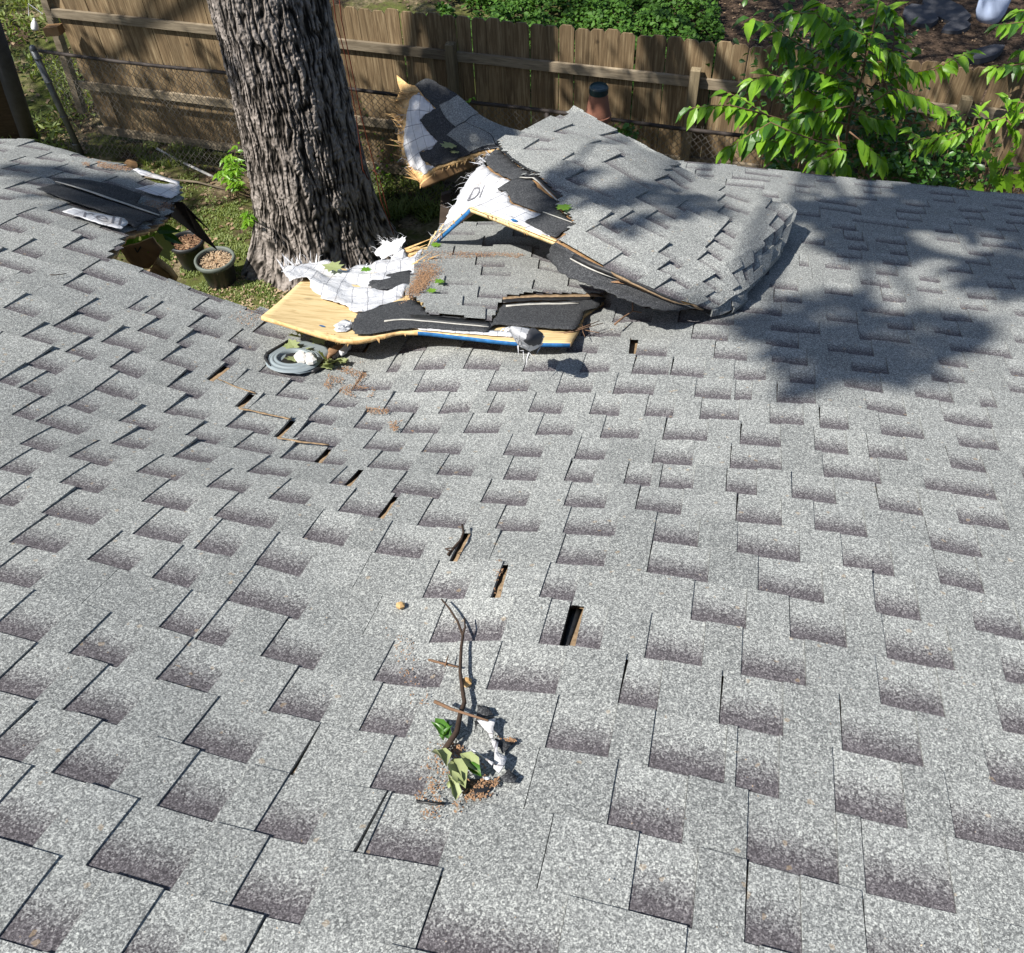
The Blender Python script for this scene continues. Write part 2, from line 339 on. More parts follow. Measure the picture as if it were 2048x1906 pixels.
def patch(name, fn, poly, res, off, thick, mats, parent=None, side=None, uv=True, attrs=None, smooth=True, wob=0.0, bottom=0, **props):
    """A sheet with real thickness laid on a surface fn(s, t, offset) inside polygon poly."""
    xs = [p[0] for p in poly]; ys = [p[1] for p in poly]; n = len(poly)
    gx, gy = np.meshgrid(np.arange(min(xs)+res*.5, max(xs), res), np.arange(min(ys)+res*.5, max(ys), res)); gx = gx.ravel(); gy = gy.ravel()
    k = inpoly(gx, gy, poly); gx = gx[k]; gy = gy[k]
    bp = []; 
    for i in range(n):
        p, q = poly[i], poly[(i+1) % n]; m_ = max(1, int(math.hypot(q[0]-p[0], q[1]-p[1])/res))
        bp += [(p[0]+(q[0]-p[0])*j/m_, p[1]+(q[1]-p[1])*j/m_) for j in range(m_)]
    pts = [Vector(p) for p in bp]+[Vector((a, b)) for a, b in zip(gx, gy)]
    ed = [(i, (i+1) % len(bp)) for i in range(len(bp))]
    r = delaunay_2d_cdt(pts, ed, [], 1, 1e-6)
    v2 = np.array([tuple(v) for v in r[0]]); fc = [tuple(f) for f in r[2]]
    o_ = off if not callable(off) else off(v2[:, 0], v2[:, 1])
    o_ = np.zeros(len(v2))+o_
    if wob: o_ = o_+np.array([noise.noise(Vector((a*9, b*9, 3.1)))*wob for a, b in v2])
    top = fn(v2[:, 0], v2[:, 1], o_); bot = fn(v2[:, 0], v2[:, 1], o_-thick)
    # orient upward
    N_ = len(v2); vs_ = np.vstack([top, bot])
    f0 = fc[0]; nrm = np.cross(top[f0[1]]-top[f0[0]], top[f0[2]]-top[f0[0]]); e_ = fn(v2[f0[0]:f0[0]+1, 0], v2[f0[0]:f0[0]+1, 1], o_[f0[0]:f0[0]+1]+.01)[0]-top[f0[0]]
    if nrm@e_ < 0: fc = [f[::-1] for f in fc]
    cnt = {}
    for f in fc:
        for a, b in zip(f, f[1:]+f[:1]): cnt[(a, b)] = 1
    be = [(a, b) for (a, b) in cnt if (b, a) not in cnt]
    faces = list(fc)+[tuple(i+N_ for i in f[::-1]) for f in fc]+[(b, a, a+N_, b+N_) for a, b in be]
    mi = [0]*len(fc)+[bottom]*len(fc)
    if side is None: mi += [1 if isinstance(mats, list) and len(mats) > 1 else 0]*len(be)
    else: mi += [side((v2[a][0]+v2[b][0])/2, (v2[a][1]+v2[b][1])/2) for a, b in be]
    at = None
    if attrs: at = {k_: np.zeros(2*N_)+a_ for k_, a_ in attrs.items()}
    return obj(name, vs_, faces, mats, parent, mi, np.vstack([v2, v2]), at, smooth, **props)

def tab_mesh(fn, ub0, ub1, ut0, ut1, v0, v1, rec, tone, poly=None, h0=None, h1=None, lift=0.0, cu=.05, nv=3, jag=0.0):
    """One shingle tab: v0 upslope end, v1 butt; recessed or raised laminate, with skirts."""
    if h0 is None: h0 = .001 if rec else .0044
    if h1 is None: h1 = .0052 if rec else .0090
    nu = max(1, int(round((ub1-ub0)/cu)))
    fu = np.linspace(0, 1, nu+1); fv = np.linspace(0, 1, nv+1)
    FU, FV = np.meshgrid(fu, fv)
    ua = ub0+(ut0-ub0)*FV; uc = ub1+(ut1-ub1)*FV; U = ua+(uc-ua)*FU; V = v0+(v1-v0)*FV
    O = h0+(h1-h0)*FV+lift*FV**2*(.3+.7*FU)
    keep = np.ones((nv, nu), bool)
    if poly is not None:
        cu_ = (U[:-1, :-1]+U[1:, 1:])/2; cv_ = (V[:-1, :-1]+V[1:, 1:])/2
        keep = inpoly(cu_, cv_, poly)
        if not keep.any(): return None
    sh = (nv+1)*(nu+1)
    top = fn(U.ravel(), V.ravel(), O.ravel()); bot = fn(U.ravel(), V.ravel(), O.ravel()-(.0095 if not rec else .004))
    I = lambda i, j: i*(nu+1)+j
    f = []
    for i in range(nv):
        for j in range(nu):
            if not keep[i, j]: continue
            f.append((I(i, j), I(i, j+1), I(i+1, j+1), I(i+1, j)))
            if j == 0 or not keep[i, j-1]: f.append((I(i, j), I(i+1, j), I(i+1, j)+sh, I(i, j)+sh))
            if j == nu-1 or not keep[i, j+1]: f.append((I(i+1, j+1), I(i, j+1), I(i, j+1)+sh, I(i+1, j+1)+sh))
            if i == nv-1 or not keep[i+1, j]: f.append((I(i+1, j), I(i+1, j+1), I(i+1, j+1)+sh, I(i+1, j)+sh))
    vv = np.tile(FV.ravel(), 2)
    return np.vstack([top, bot]), f, vv, np.full(2*sh, float(rec)), np.full(2*sh, float(tone))
class Tabs:
    """Collects tabs; the largest in view become parts, the rest one part of kind stuff."""
    def __init__(s): s.t = []
    def add(s, t):
        if t is None: return
        q = t[0]; c_ = q.mean(0); d = c_-CAM; wv = d@FWD
        x, y = proj(c_) if wv > .2 else (-9e9, 0)
        vis = -60 < x < 2108 and -40 < y < 1960
        s.t.append((np.ptp((q-CAM)@RT)/max(wv, .2) if vis else -1, t))
    def build(s, parent, limit=296, name='shingle', m=None):
        s.t.sort(key=lambda a: -a[0]); m = m or M['shingle']
        for sz, (v_, f_, vv, rc, tn) in s.t[:limit]:
            if sz < 0: break
            obj(name, v_, f_, m, parent, attrs={'vv': vv, 'rec': rc, 'tone': tn}, smooth=False)
        rest = s.t[limit:] if s.t[limit-1:] and s.t[min(limit, len(s.t))-1][0] >= 0 else [a for a in s.t if a[0] < 0]
        if rest:
            V_, F_, A_ = [], [], [[], [], []]; b = 0
            for _, (v_, f_, vv, rc, tn) in rest:
                V_.append(v_); F_ += [tuple(i+b for i in q) for q in f_]; b += len(v_)
                for a_, c_ in zip(A_, (vv, rc, tn)): a_.append(c_)
            obj('shingle_field', np.vstack(V_), F_, m, parent, attrs={'vv': np.concatenate(A_[0]), 'rec': np.concatenate(A_[1]), 'tone': np.concatenate(A_[2])}, smooth=False, kind='stuff')
# ------------------------------------------------------------------ the ground
def gz(x, y):
    q = (x*FN[0]+y*FN[1])
    b = max(0.0, q-8.6)
    return .05*noise.noise(Vector((x*.5, y*.5, 0)))+.018*noise.noise(Vector((x*3, y*3, 1)))+min(.35, b*.12)
V_, F_ = [], []
xs = np.concatenate([np.linspace(-60, -12, 9), np.linspace(-11, 11, 150), np.linspace(12, 60, 9)]); ys = np.concatenate([np.linspace(-30, 3, 6), np.linspace(3.2, 20, 120), np.linspace(21, 90, 12)])
for yy in ys:
    for xx in xs: V_.append((xx, yy, gz(xx, yy)))
nx = len(xs)
F_ = [(j*nx+i, j*nx+i+1, (j+1)*nx+i+1, (j+1)*nx+i) for j in range(len(ys)-1) for i in range(nx-1)]
obj('ground', V_, F_, M['ground'], kind='structure')

# ------------------------------------------------------------------ the main roof
def uvpoly(px): return [UV(x, y) for x, y in px]
def c7(pts): return [(x/3.55, y/3.55+250) for x, y in pts]
def fnW(u, v, o): return W(u, v, o)
torn = uvpoly([(1130, 520), (1118, 600), (1000, 640), (820, 642), (700, 655), (575, 628), (527, 620)]+c7([(1760, 1290), (1600, 1235), (1430, 1200), (1240, 1122), (1180, 1110), (985, 1018), (860, 962), (760, 962), (872, 822), (900, 770), (1010, 735), (1130, 692), (1215, 610), (1270, 525), (1278, 448), (960, 352)]))
crest = [tuple(q) for q in CREST]
ext = [(a-.05, b+e_) for (a, b), e_ in zip(crest[:-2], (.8, .75, .7, .6, .35, .04))]
ROOF = [(4.2, -.6), (4.2, 5.56), (-.42, 5.56)]+torn+ext[::-1]+[(-6.5, 5.3), (-6.5, -.6)]
ROOF = [ROOF[0], ROOF[1], ROOF[2]]+torn+[crest[-1], crest[-2]]+ext[::-1]+[(-6.5, 5.3), (-6.5, -.6)]
k0 = 3+6; ROOFR = rag(ROOF, list(range(k0, k0+14)), .008, .03, 5)
roof = thing('shingle_roof', W(0.5, 5.56)[0]*np.array([1, 1, 0]), 'large sagging roof of grey asphalt shingles that fills the lower photo', 'roof')
patch('roof_deck', fnW, ROOFR, .09, -.020, .016, [M['tan'], M['splinter']], roof)
obj_f = MB()
for u in np.arange(-5.6, 3.9, .41): pass
# fascia board and drip edge along the sound part of the eave
fu = np.linspace(-.35, 4.15, 12)
a = W(fu, np.full(12, 5.575), -.004); b = W(fu, np.full(12, 5.575), -.018)
fas = MB()
for i in range(11):
    p, q = a[i], a[i+1]; fas.add([p, q, q-[0, 0, .17], p-[0, 0, .17], p+DV*.02, q+DV*.02, q+DV*.02-[0, 0, .17], p+DV*.02-[0, 0, .17]], [(0, 1, 2, 3), (7, 6, 5, 4), (0, 4, 5, 1), (3, 2, 6, 7)])
fas.build('fascia_board', M['rail'], roof)
# posts and beam that carry the open eave
pm = MB()
for u in (1.2, 3.4):
    p = W(u, 4.9, -.2)[0]; pm2 = MB(); pm2.box([p[0], p[1], p[2]/2], [.05, 0, 0], [0, .05, 0], [0, 0, p[2]/2]); pm2.build('porch_post', M['post'], roof)
q0, q1 = W(.6, 4.9, -.13)[0], W(4.1, 4.9, -.13)[0]; bm_ = MB(); bm_.box((q0+q1)/2, (q1-q0)/2, NN*.07, DV*.03); bm_.build('beam', M['post'], roof)
hw = MB(); hu = np.linspace(-5.5, 4.1, 14); t_ = W(hu, np.full(14, 1.2), -.12)
for i in range(13):
    p, q = t_[i], t_[i+1]; p0, q0 = p*[1, 1, 0], q*[1, 1, 0]; bk = np.array([.05, -.15, 0]); hw.add([p0, q0, q, p, p0+bk, q0+bk, q+bk, p+bk], [(1, 0, 3, 2), (4, 5, 6, 7), (3, 7, 6, 2)])
hw.build('house_wall', M['greyrim'], roof)

# recessed laminates read off the photograph: left and right end at the upslope edge of their course
def S_(ox, oy, s, txt): return [tuple((float(a)/s+(ox if i % 2 == 0 else oy)) for i, a in enumerate(q.split(','))) for q in txt.replace('\n', '').split()]
REC = S_(0, 1200, 2.62, """-40,150,205,220 360,285,630,345 850,128,1040,165 1060,165,1205,195 -60,470,185,530 330,580,630,645 830,405,1110,465 1170,485,1212,495 1395,258,1670,330 -80,800,120,850 275,905,590,970 960,745,1290,865
 1420,567,1660,670 -120,1200,200,1265 455,1392,890,1535 820,1087,1110,1175 1320,1235,1600,1300 0,1765,300,1840 645,1850,900,1900 1195,1620,1570,1715""")
REC += S_(0, 600, 2.84, """10,55,190,105 425,68,620,120 725,50,800,70 820,80,920,110 1085,62,1240,110 -20,470,90,490 105,222,275,270 300,153,510,225 570,245,790,305 765,188,930,240 985,258,1060,280 1050,167,1250,220 1285,245,1460,285
 1430,188,1600,240 355,308,520,350 130,380,330,425 610,395,800,440 895,360,1085,415 1250,352,1330,370 95,510,250,560 530,510,745,580 935,508,1120,570 50,665,180,690 190,700,440,775 375,610,515,650 655,700,850,755 915,650,1130,700
 95,833,270,880 380,900,590,960 630,817,800,860 1005,797,1200,840 1250,740,1480,800 1290,860,1500,905 0,960,140,1015 315,1058,550,1110 765,985,990,1040 975,893,1180,935 1400,977,1620,1010 1575,905,1790,925 -40,1160,50,1200
 215,1230,510,1300 785,1165,1040,1215 1165,1070,1370,1110 1515,1140,1720,1180 25,1400,300,1460 735,1350,1000,1415 1195,1250,1530,1310 -100,1600,150,1660 470,1500,730,1550 1095,1425,1310,1470 1450,1495,1700,1550 1715,1360,1950,1400 860,1585,1090,1620""")
REC += S_(400, 680, 3.313, """1240,210,1310,215 1415,205,1610,215 1735,212,1970,215 485,385,685,425 995,345,1240,360 1420,350,1700,355 815,450,1010,465 1205,475,1430,490 1580,493,1770,500 695,540,880,560 1015,585,1200,600 1330,612,1570,625
 1730,645,1960,650 595,670,900,705 1075,722,1320,745 1455,760,1710,775 740,820,930,840 1085,865,1370,875 1560,903,1790,918 850,960,970,980 1260,1020,1580,1060 905,1150,1175,1190 1435,1240,1730,1280 675,1325,920,1365 1155,1415,1465,1440 365,1480,680,1545""")
REC += S_(700, 1050, 2.643, """755,50,985,55 1085,215,1340,225 385,390,600,405 1000,385,1180,400 415,640,780,670 1010,590,1115,615 1190,625,1320,655 120,830,450,920 740,825,1090,880 30,1125,260,1200 1030,1190,1360,1240 80,1445,350,1500 65,1765,450,1850""")
REC += S_(1250, 600, 2.491, """330,190,510,210 700,225,865,240 1010,260,1240,285 440,295,605,305 730,315,910,335 35,365,165,370 225,370,390,385 1130,360,1315,375 820,415,950,430 540,400,700,405 0,465,130,472 345,485,525,497 545,497,630,500 1095,450,1285,465
 1445,480,1635,508 95,585,235,600 370,600,565,610 755,520,950,530 1205,550,1400,570 720,620,890,630 970,635,1115,650 1275,665,1490,690 1590,610,1835,640 185,705,405,720 570,725,775,740 945,750,1110,765 1215,783,1405,797 1660,720,1865,750
 130,835,330,845 520,850,780,870 990,888,1275,915 1620,830,1800,865 0,940,110,945 165,950,335,955 500,965,655,975 830,990,1050,1005 1265,1040,1480,1060 1490,920,1855,1005 50,1052,275,1085 550,1103,780,1118 945,1150,1205,1175 1655,1085,1915,1145
 135,1205,360,1230 555,1262,870,1295 1085,1325,1340,1370 1520,1225,1780,1285 105,1370,410,1410 660,1455,990,1510 1565,1410,1785,1450 1245,1545,1470,1585 1180,55,1390,95 1005,110,1155,120 1310,150,1450,170 1550,190,1690,215 1560,310,1710,345 1770,530,1860,550""")
REC += S_(1250, 1200, 2.491, """325,107,600,150 820,190,1105,240 1740,140,1988,190 95,300,380,345 575,380,900,435 1300,275,1640,345 -40,540,155,568 465,628,785,685 1270,515,1590,575 1870,620,2040,665 110,855,490,940 545,940,765,990 1080,755,1485,830
 1815,890,2060,955 -100,1175,280,1230 1045,1065,1405,1130 1640,1175,2060,1270 600,1320,1065,1425 1197,1465,1650,1570 10,1585,330,1655 590,1735,880,1800""")
REC += S_(960, 680, 2.659, """-60,170,95,175 225,170,395,180 530,177,680,182 805,180,1000,185 30,285,245,292 400,290,585,295 705,290,920,295 30,405,110,405 247,408,425,412 577,410,735,413 -60,518,85,520 285,530,480,535 633,538,838,540
 110,640,310,655 490,660,650,668 122,748,290,765 440,770,590,782 757,790,900,795 -5,880,240,892 437,907,660,903 822,912,980,922 68,1035,290,1037 440,1030,715,1042 458,60,625,65""")
REC += S_(1500, 330, 2.086, """48,137,120,140 190,125,250,125 215,345,315,360 340,258,440,263 390,300,470,303 365,412,475,422 415,378,500,383 315,448,422,460 205,430,245,433 310,540,430,558 80,505,200,515 425,228,522,238 525,262,670,285 530,345,638,362 550,315,650,325
 560,437,680,448 530,478,625,488 465,515,590,535 555,580,657,592 467,612,648,643 320,655,450,663 590,395,665,405 615,215,745,228 625,252,730,262 645,158,745,168 705,550,815,563 715,505,805,517 780,298,855,305 790,340,888,353 845,245,920,250
 835,475,948,492 930,585,1045,600 890,625,1010,642 925,400,1035,412 900,540,1020,548 960,300,1060,308 1025,272,1120,283 890,220,975,228 760,142,850,150 475,118,550,125 435,135,525,140 910,435,1020,447""")
rows = {}
for x0, y0, x1, y1 in REC:
    ua, va = UV(x0, y0); ub, vb = UV(x1, y1); k = int(round(((va+vb)/2-.39)/.143))
    if ub-ua > .03 and ub-ua < .6: rows.setdefault(k, []).append([ua, ub])
def GAP(ox, oy, s, *q):
    (a, b, c, d) = [UV(ox+x/s, oy+y/s) for x, y in (q[0], q[1], q[2], q[3])]
    k = int(round(((a[1]+d[1])/2-.39)/.143)); return k, a[0], b[0], c[0], d[0]
GAPS = [GAP(400, 680, 3.313, (40, 265), (165, 165), (215, 190), (95, 275)), GAP(400, 680, 3.313, (200, 465), (320, 370), (360, 380), (255, 478)), GAP(400, 680, 3.313, (455, 670), (590, 550), (632, 555), (505, 677)),
        GAP(400, 680, 3.313, (740, 815), (830, 725), (875, 720), (800, 822)), GAP(400, 680, 3.313, (940, 975), (1045, 865), (1085, 870), (995, 982)), GAP(400, 680, 3.313, (1165, 1190), (1285, 1035), (1325, 1040), (1215, 1195)),
        GAP(400, 680, 3.313, (1670, 1440), (1745, 1290), (1800, 1300), (1720, 1445)), GAP(700, 1050, 2.643, (742, 400), (800, 235), (832, 240), (795, 403)), GAP(700, 1050, 2.643, (1112, 615), (1168, 410), (1240, 430), (1195, 625)),
        GAP(0, 1200, 2.62, (1495, 945), (1665, 680), (1672, 682), (1524, 947)), GAP(1000, 400, 3.313, (860, 1010), (878, 875), (908, 875), (880, 1008)), GAP(480, 400, 3.313, (838, 980), (866, 920), (892, 925), (862, 985)),
        GAP(700, 1050, 2.643, (0, 1765), (170, 1480), (192, 1480), (22, 1765))]
def k0g(x, y): return (700+x/2.643, 1050+y/2.643)
tabs = Tabs()
for k in range(-3, 37):
    v0, v1 = VK(k), VK(k+1); r = random.Random(100+k)
    rr = sorted(rows.get(k, []))
    # merge duplicates read twice from neighbouring views
    mg = []
    for a_, b_ in rr:
        if mg and a_ < mg[-1][1]-.02:
            if a_-mg[-1][0] < .06: mg[-1][1] = max(mg[-1][1], b_) if b_-mg[-1][0] < .35 else mg[-1][1]; continue
            a_ = mg[-1][1]+.001
            if b_-a_ < .03: continue
        mg.append([a_, b_])
    # fill stretches nobody could read
    out = []; cur = -6.3; ends = mg+[[4.2, 4.2]]
    for a_, b_ in ends:
        while a_-cur > .40:
            lo = cur+r.choice([.10, .14, .19]); wd = r.choice([.11, .15, .18, .21])
            if lo+wd > a_-.07: break
            out.append([lo, lo+wd]); cur = lo+wd
        if a_ < 4.1: out.append([a_, b_])
        cur = b_
    segs = []; cur = -6.3
    for a_, b_ in out:
        if a_ > cur+.004: segs.append((cur+.0007, a_-.0005, 0))
        segs.append((a_, b_, 1)); cur = b_
    segs.append((cur, 4.2, 0))
    gp = [q for q in GAPS if q[0] == k]
    for a_, b_, rec in segs:
        parts_ = [(a_, b_)]
        if not rec and b_-a_ > .30:
            m_ = a_+(b_-a_)*r.uniform(.4, .6); parts_ = [(a_, m_-.0008), (m_+.0008, b_)]
        for p_, q_ in parts_:
            dt = r.uniform(-.004, .006)
            ub0, ub1, ut0, ut1 = p_, q_, p_+(dt if rec else 0), q_
            seg2 = [(ub0, ub1, ut0, ut1)]
            for _, gbl, gtl, gtr, gbr in gp:
                nx_ = []
                for s0, s1, t0, t1 in seg2:
                    if gbr <= s0 or gbl >= s1: nx_.append((s0, s1, t0, t1)); continue
                    if gbl > s0+.012: nx_.append((s0, gbl, t0, max(t0+.005, gtl)))
                    if gbr < s1-.012: nx_.append((gbr, s1, min(gtr, t1-.005), t1))
                seg2 = nx_
            for s0, s1, t0, t1 in seg2:
                mx, my = (s0+s1)/2, (v0+v1)/2
                pt = W(mx, my)[0]; x, y = proj(pt)
                seen = (pt-CAM)@FWD > .2 and -260 < x < 2300 and -120 < y < 2100
                tn = (.55+.45*r.random()) if rec else (.05+.7*r.random())*(1 if k < 19 else .7)
                near = (s0 < torn[12][0]+.4)
                lift = 0
                if r.random() < .07: lift = r.uniform(.003, .008)*(k > 6)
                if -2.9 < mx < -1.1 and 1.9 < my < 3.3 and not rec: lift = r.uniform(0, .012)
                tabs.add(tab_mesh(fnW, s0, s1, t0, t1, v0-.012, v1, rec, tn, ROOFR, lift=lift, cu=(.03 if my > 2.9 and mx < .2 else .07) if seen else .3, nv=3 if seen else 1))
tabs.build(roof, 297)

for gi, (k_, bl_, tl_, tr_, br_) in enumerate(GAPS):
    if gi in (8, 10): continue
    w2 = (br_-bl_)*.3
    patch('exposed_felt', fnW, rag([(bl_+w2, VK(k_)), (br_+.004, VK(k_)), (tr_+.004, VK(k_+1)-.004), (tl_+w2*2, VK(k_+1)-.004)], 'all', .003, .02, gi), .03, -.001, .004, [M['tan']], roof)
patch('gap_shade_patch', fnW, uvpoly([k0g(1112, 615), k0g(1168, 412), k0g(1226, 412), k0g(1150, 618)]), .03, -.0165, .003, [M['tar_and_shade']], roof)  # black sheet painting the deep shadow on the floor of the wide gap
# thin exposed edges of felt where the courses slid apart
for i, (pl) in enumerate([[(95, 274), (105, 280), (372, 382), (372, 377)], [(255, 472), (260, 480), (610, 554), (600, 548)], [(510, 672), (515, 679), (860, 721), (850, 715)]]):
    patch('exposed_felt', fnW, rag(uvpoly([(400+x/3.313, 680+y/3.313) for x, y in pl]), 'all', .003, .02, i), .03, .019, .004, [M['tan']], roof)

def on_roof(name, px, off, mats, parent, res=.03, thick=.003, amp=0, edges='all', seed=3, **k):
    pl = uvpoly(px)
    if amp: pl = rag(pl, edges, amp, .018, seed)
    return patch(name, fnW, pl, res, off, thick, mats, parent, **k)
def C1(p): return [(x/2.84, y/2.84) for x, y in p]
def C7(p): return [(x/3.55, 250+y/3.55) for x, y in p]
# the lifted corner on the left: dark headlap with its nail line, white underlayment, sealant
on_roof('headlap', C7([(265, 492), (400, 455), (700, 555), (1135, 690), (1010, 728), (955, 770), (860, 700), (590, 608), (440, 560)]), .028, [M['headlap']], roof, amp=.004)
on_roof('lifted_shingle', C7([(372, 425), (560, 430), (800, 470), (1000, 540), (960, 600), (1110, 640), (1130, 686), (900, 610), (700, 540), (400, 452)]), lambda u, v: .034+.0*u, [M['headlap']], roof, amp=.003, thick=.005)
on_roof('nail_line', C7([(395, 455), (405, 452), (760, 562), (1128, 688), (1122, 694), (752, 572)]), .037, [M['nail']], roof, thick=.002)
on_roof('underlayment', C7([(445, 658), (520, 633), (700, 672), (880, 708), (905, 740), (858, 782), (700, 742)]), .030, [M['under']], roof, amp=.004)
on_roof('underlayment', C7([(945, 360), (975, 350), (1275, 447), (1270, 465), (1150, 432), (1000, 395)]), .034, [M['under']], roof, amp=.003)
on_roof('underlayment', C7([(955, 492), (1100, 455), (1270, 460), (1275, 520), (1210, 560), (1080, 530)]), .032, [M['under']], roof, amp=.006)

def text_on(fn, quad, body, matl, parent, off, name='printed_letters', label=None, bold=.0):
    """Flat print: letters laid on a surface; quad = BL, BR, TR, TL in surface coordinates."""
    cu_ = bpy.data.curves.new('t', 'FONT'); cu_.body = body; cu_.offset = bold; cu_.resolution_u = 3; to = bpy.data.objects.new('t', cu_); C.objects.link(to)
    dg = bpy.context.evaluated_depsgraph_get(); me = bpy.data.meshes.new_from_object(to.evaluated_get(dg))
    v = np.array([tuple(q.co[:2]) for q in me.vertices]); f = [tuple(p.vertices) for p in me.polygons]
    bpy.data.objects.remove(to); lo = v.min(0); hi = v.max(0); q = (v-lo)/(hi-lo)
    qd = np.array(quad); a, b = q[:, :1], q[:, 1:]
    s = qd[0]*(1-a)*(1-b)+qd[1]*a*(1-b)+qd[2]*a*b+qd[3]*(1-a)*b
    pts = fn(s[:, 0], s[:, 1], np.full(len(s), off))
    o = obj(name, pts, f, matl, parent, smooth=False)
    if label: o['label'] = label
    return o
text_on(fnW, uvpoly(C7([(590, 700), (850, 760), (862, 708), (604, 648)])), 'rell', M['ink'], roof, .0315, bold=-.01)

# hanging torn strip over the pots (dark felt and wood)
hs = thing('torn_roof_strip', G(430, 520)*[1, 1, 0], 'dark torn strip of roofing hanging down over the two plant pots', 'roof debris')
a0 = W(*UV(1215/3.55, 250+560/3.55), .01)[0]; a1 = W(*UV(1215/3.55, 250+650/3.55), .0)[0]
tip = Y(1540/3.55, 250+888/3.55, a0[1]+.35); mid0 = Y(1370/3.55, 250+650/3.55, a0[1]+.17); mid1 = Y(1400/3.55, 250+790/3.55, a0[1]+.2); a2 = W(*UV(1290/3.55, 250+560/3.55), .01)[0]; tip2 = Y(1490/3.55, 250+752/3.55, a0[1]+.3)
m_ = MB(); th = np.array([0, .012, -.006])
for q in ((a0, a2, mid0, mid1), (a0, a1, mid1, mid1), (mid0, mid1, tip, tip), (a2, tip2, mid0, mid0)):
    m_.add(list(q)+[p+th for p in q], [(0, 1, 2, 3), (7, 6, 5, 4), (0, 4, 5, 1), (1, 5, 6, 2), (2, 6, 7, 3), (3, 7, 4, 0)])
m_.build('felt', M['darkwood'], hs)
pl_ = thing('plywood_fragment', Y(270, 500, 4.9)*[1, 1, 0], 'brown plywood fragment marked with a black V, hanging in the left hole of the roof', 'plywood')
def planar(px, y0, y1, name, matl, par, thick=.014):
    pts = [Y(x, y, y0+(y1-y0)*i/(len(px)-1)) for i, (x, y) in enumerate(px)]
    c_ = np.mean(pts, 0); A_ = np.array(pts)-c_; _, _, vt = np.linalg.svd(A_); n_ = vt[2]; n_ = n_ if n_@(CAM-c_) > 0 else -n_
    pts = [p-((p-c_)@n_)*n_ for p in pts]; e1 = vt[0]; e2 = np.cross(n_, e1)
    def fn(s, t, o): return c_+np.outer(s, e1)+np.outer(t, e2)+np.outer(o, n_)
    poly = [((p-c_)@e1, (p-c_)@e2) for p in pts]
    def inv(x, y):
        r = ray(x, y); q = CAM+r*(((c_-CAM)@n_)/(r@n_)); return (q-c_)@e1, (q-c_)@e2
    return fn, poly, inv
fn_, po_, inv_ = planar(C7([(850, 868), (960, 850), (1085, 800), (1155, 885), (1125, 960), (1060, 1020), (985, 1025), (900, 960)]), 4.35, 4.35, '', None, None)
patch('board', fn_, rag(po_, 'all', .006, .03, 3), .06, .0, .014, [M['oldply'], M['splinter']], pl_)
vm = MB()
for (x0, y0), (x1, y1) in (((958, 870), (975, 905)), ((975, 905), (1000, 862))):
    s0, t0 = inv_(x0/3.55, 250+y0/3.55); s1, t1 = inv_(x1/3.55, 250+y1/3.55); d = np.array([s1-s0, t1-t0]); d /= np.linalg.norm(d); nrm = np.array([-d[1], d[0]])*.0035
    q = np.array([(s0, t0)+nrm, (s1, t1)+nrm, (s1, t1)-nrm, (s0, t0)-nrm]); vm.add(fn_(q[:, 0], q[:, 1], np.full(4, .0015)), [(0, 1, 2, 3)])
vm.build('painted_mark', M['tar_and_shade'], pl_)
fn_, po_, inv_ = planar(C7([(1095, 985), (1200, 1035), (1245, 1120), (1170, 1112), (1060, 1040)]), 4.2, 4.3, '', None, None)
t2 = thing('rafter_stub', Y(330, 545, 4.3)*[1, 1, 0], 'dark broken rafter stub under the edge of the left hole', 'timber')
patch('board', fn_, po_, .05, 0, .04, [M['oldply'], M['splinter']], t2)

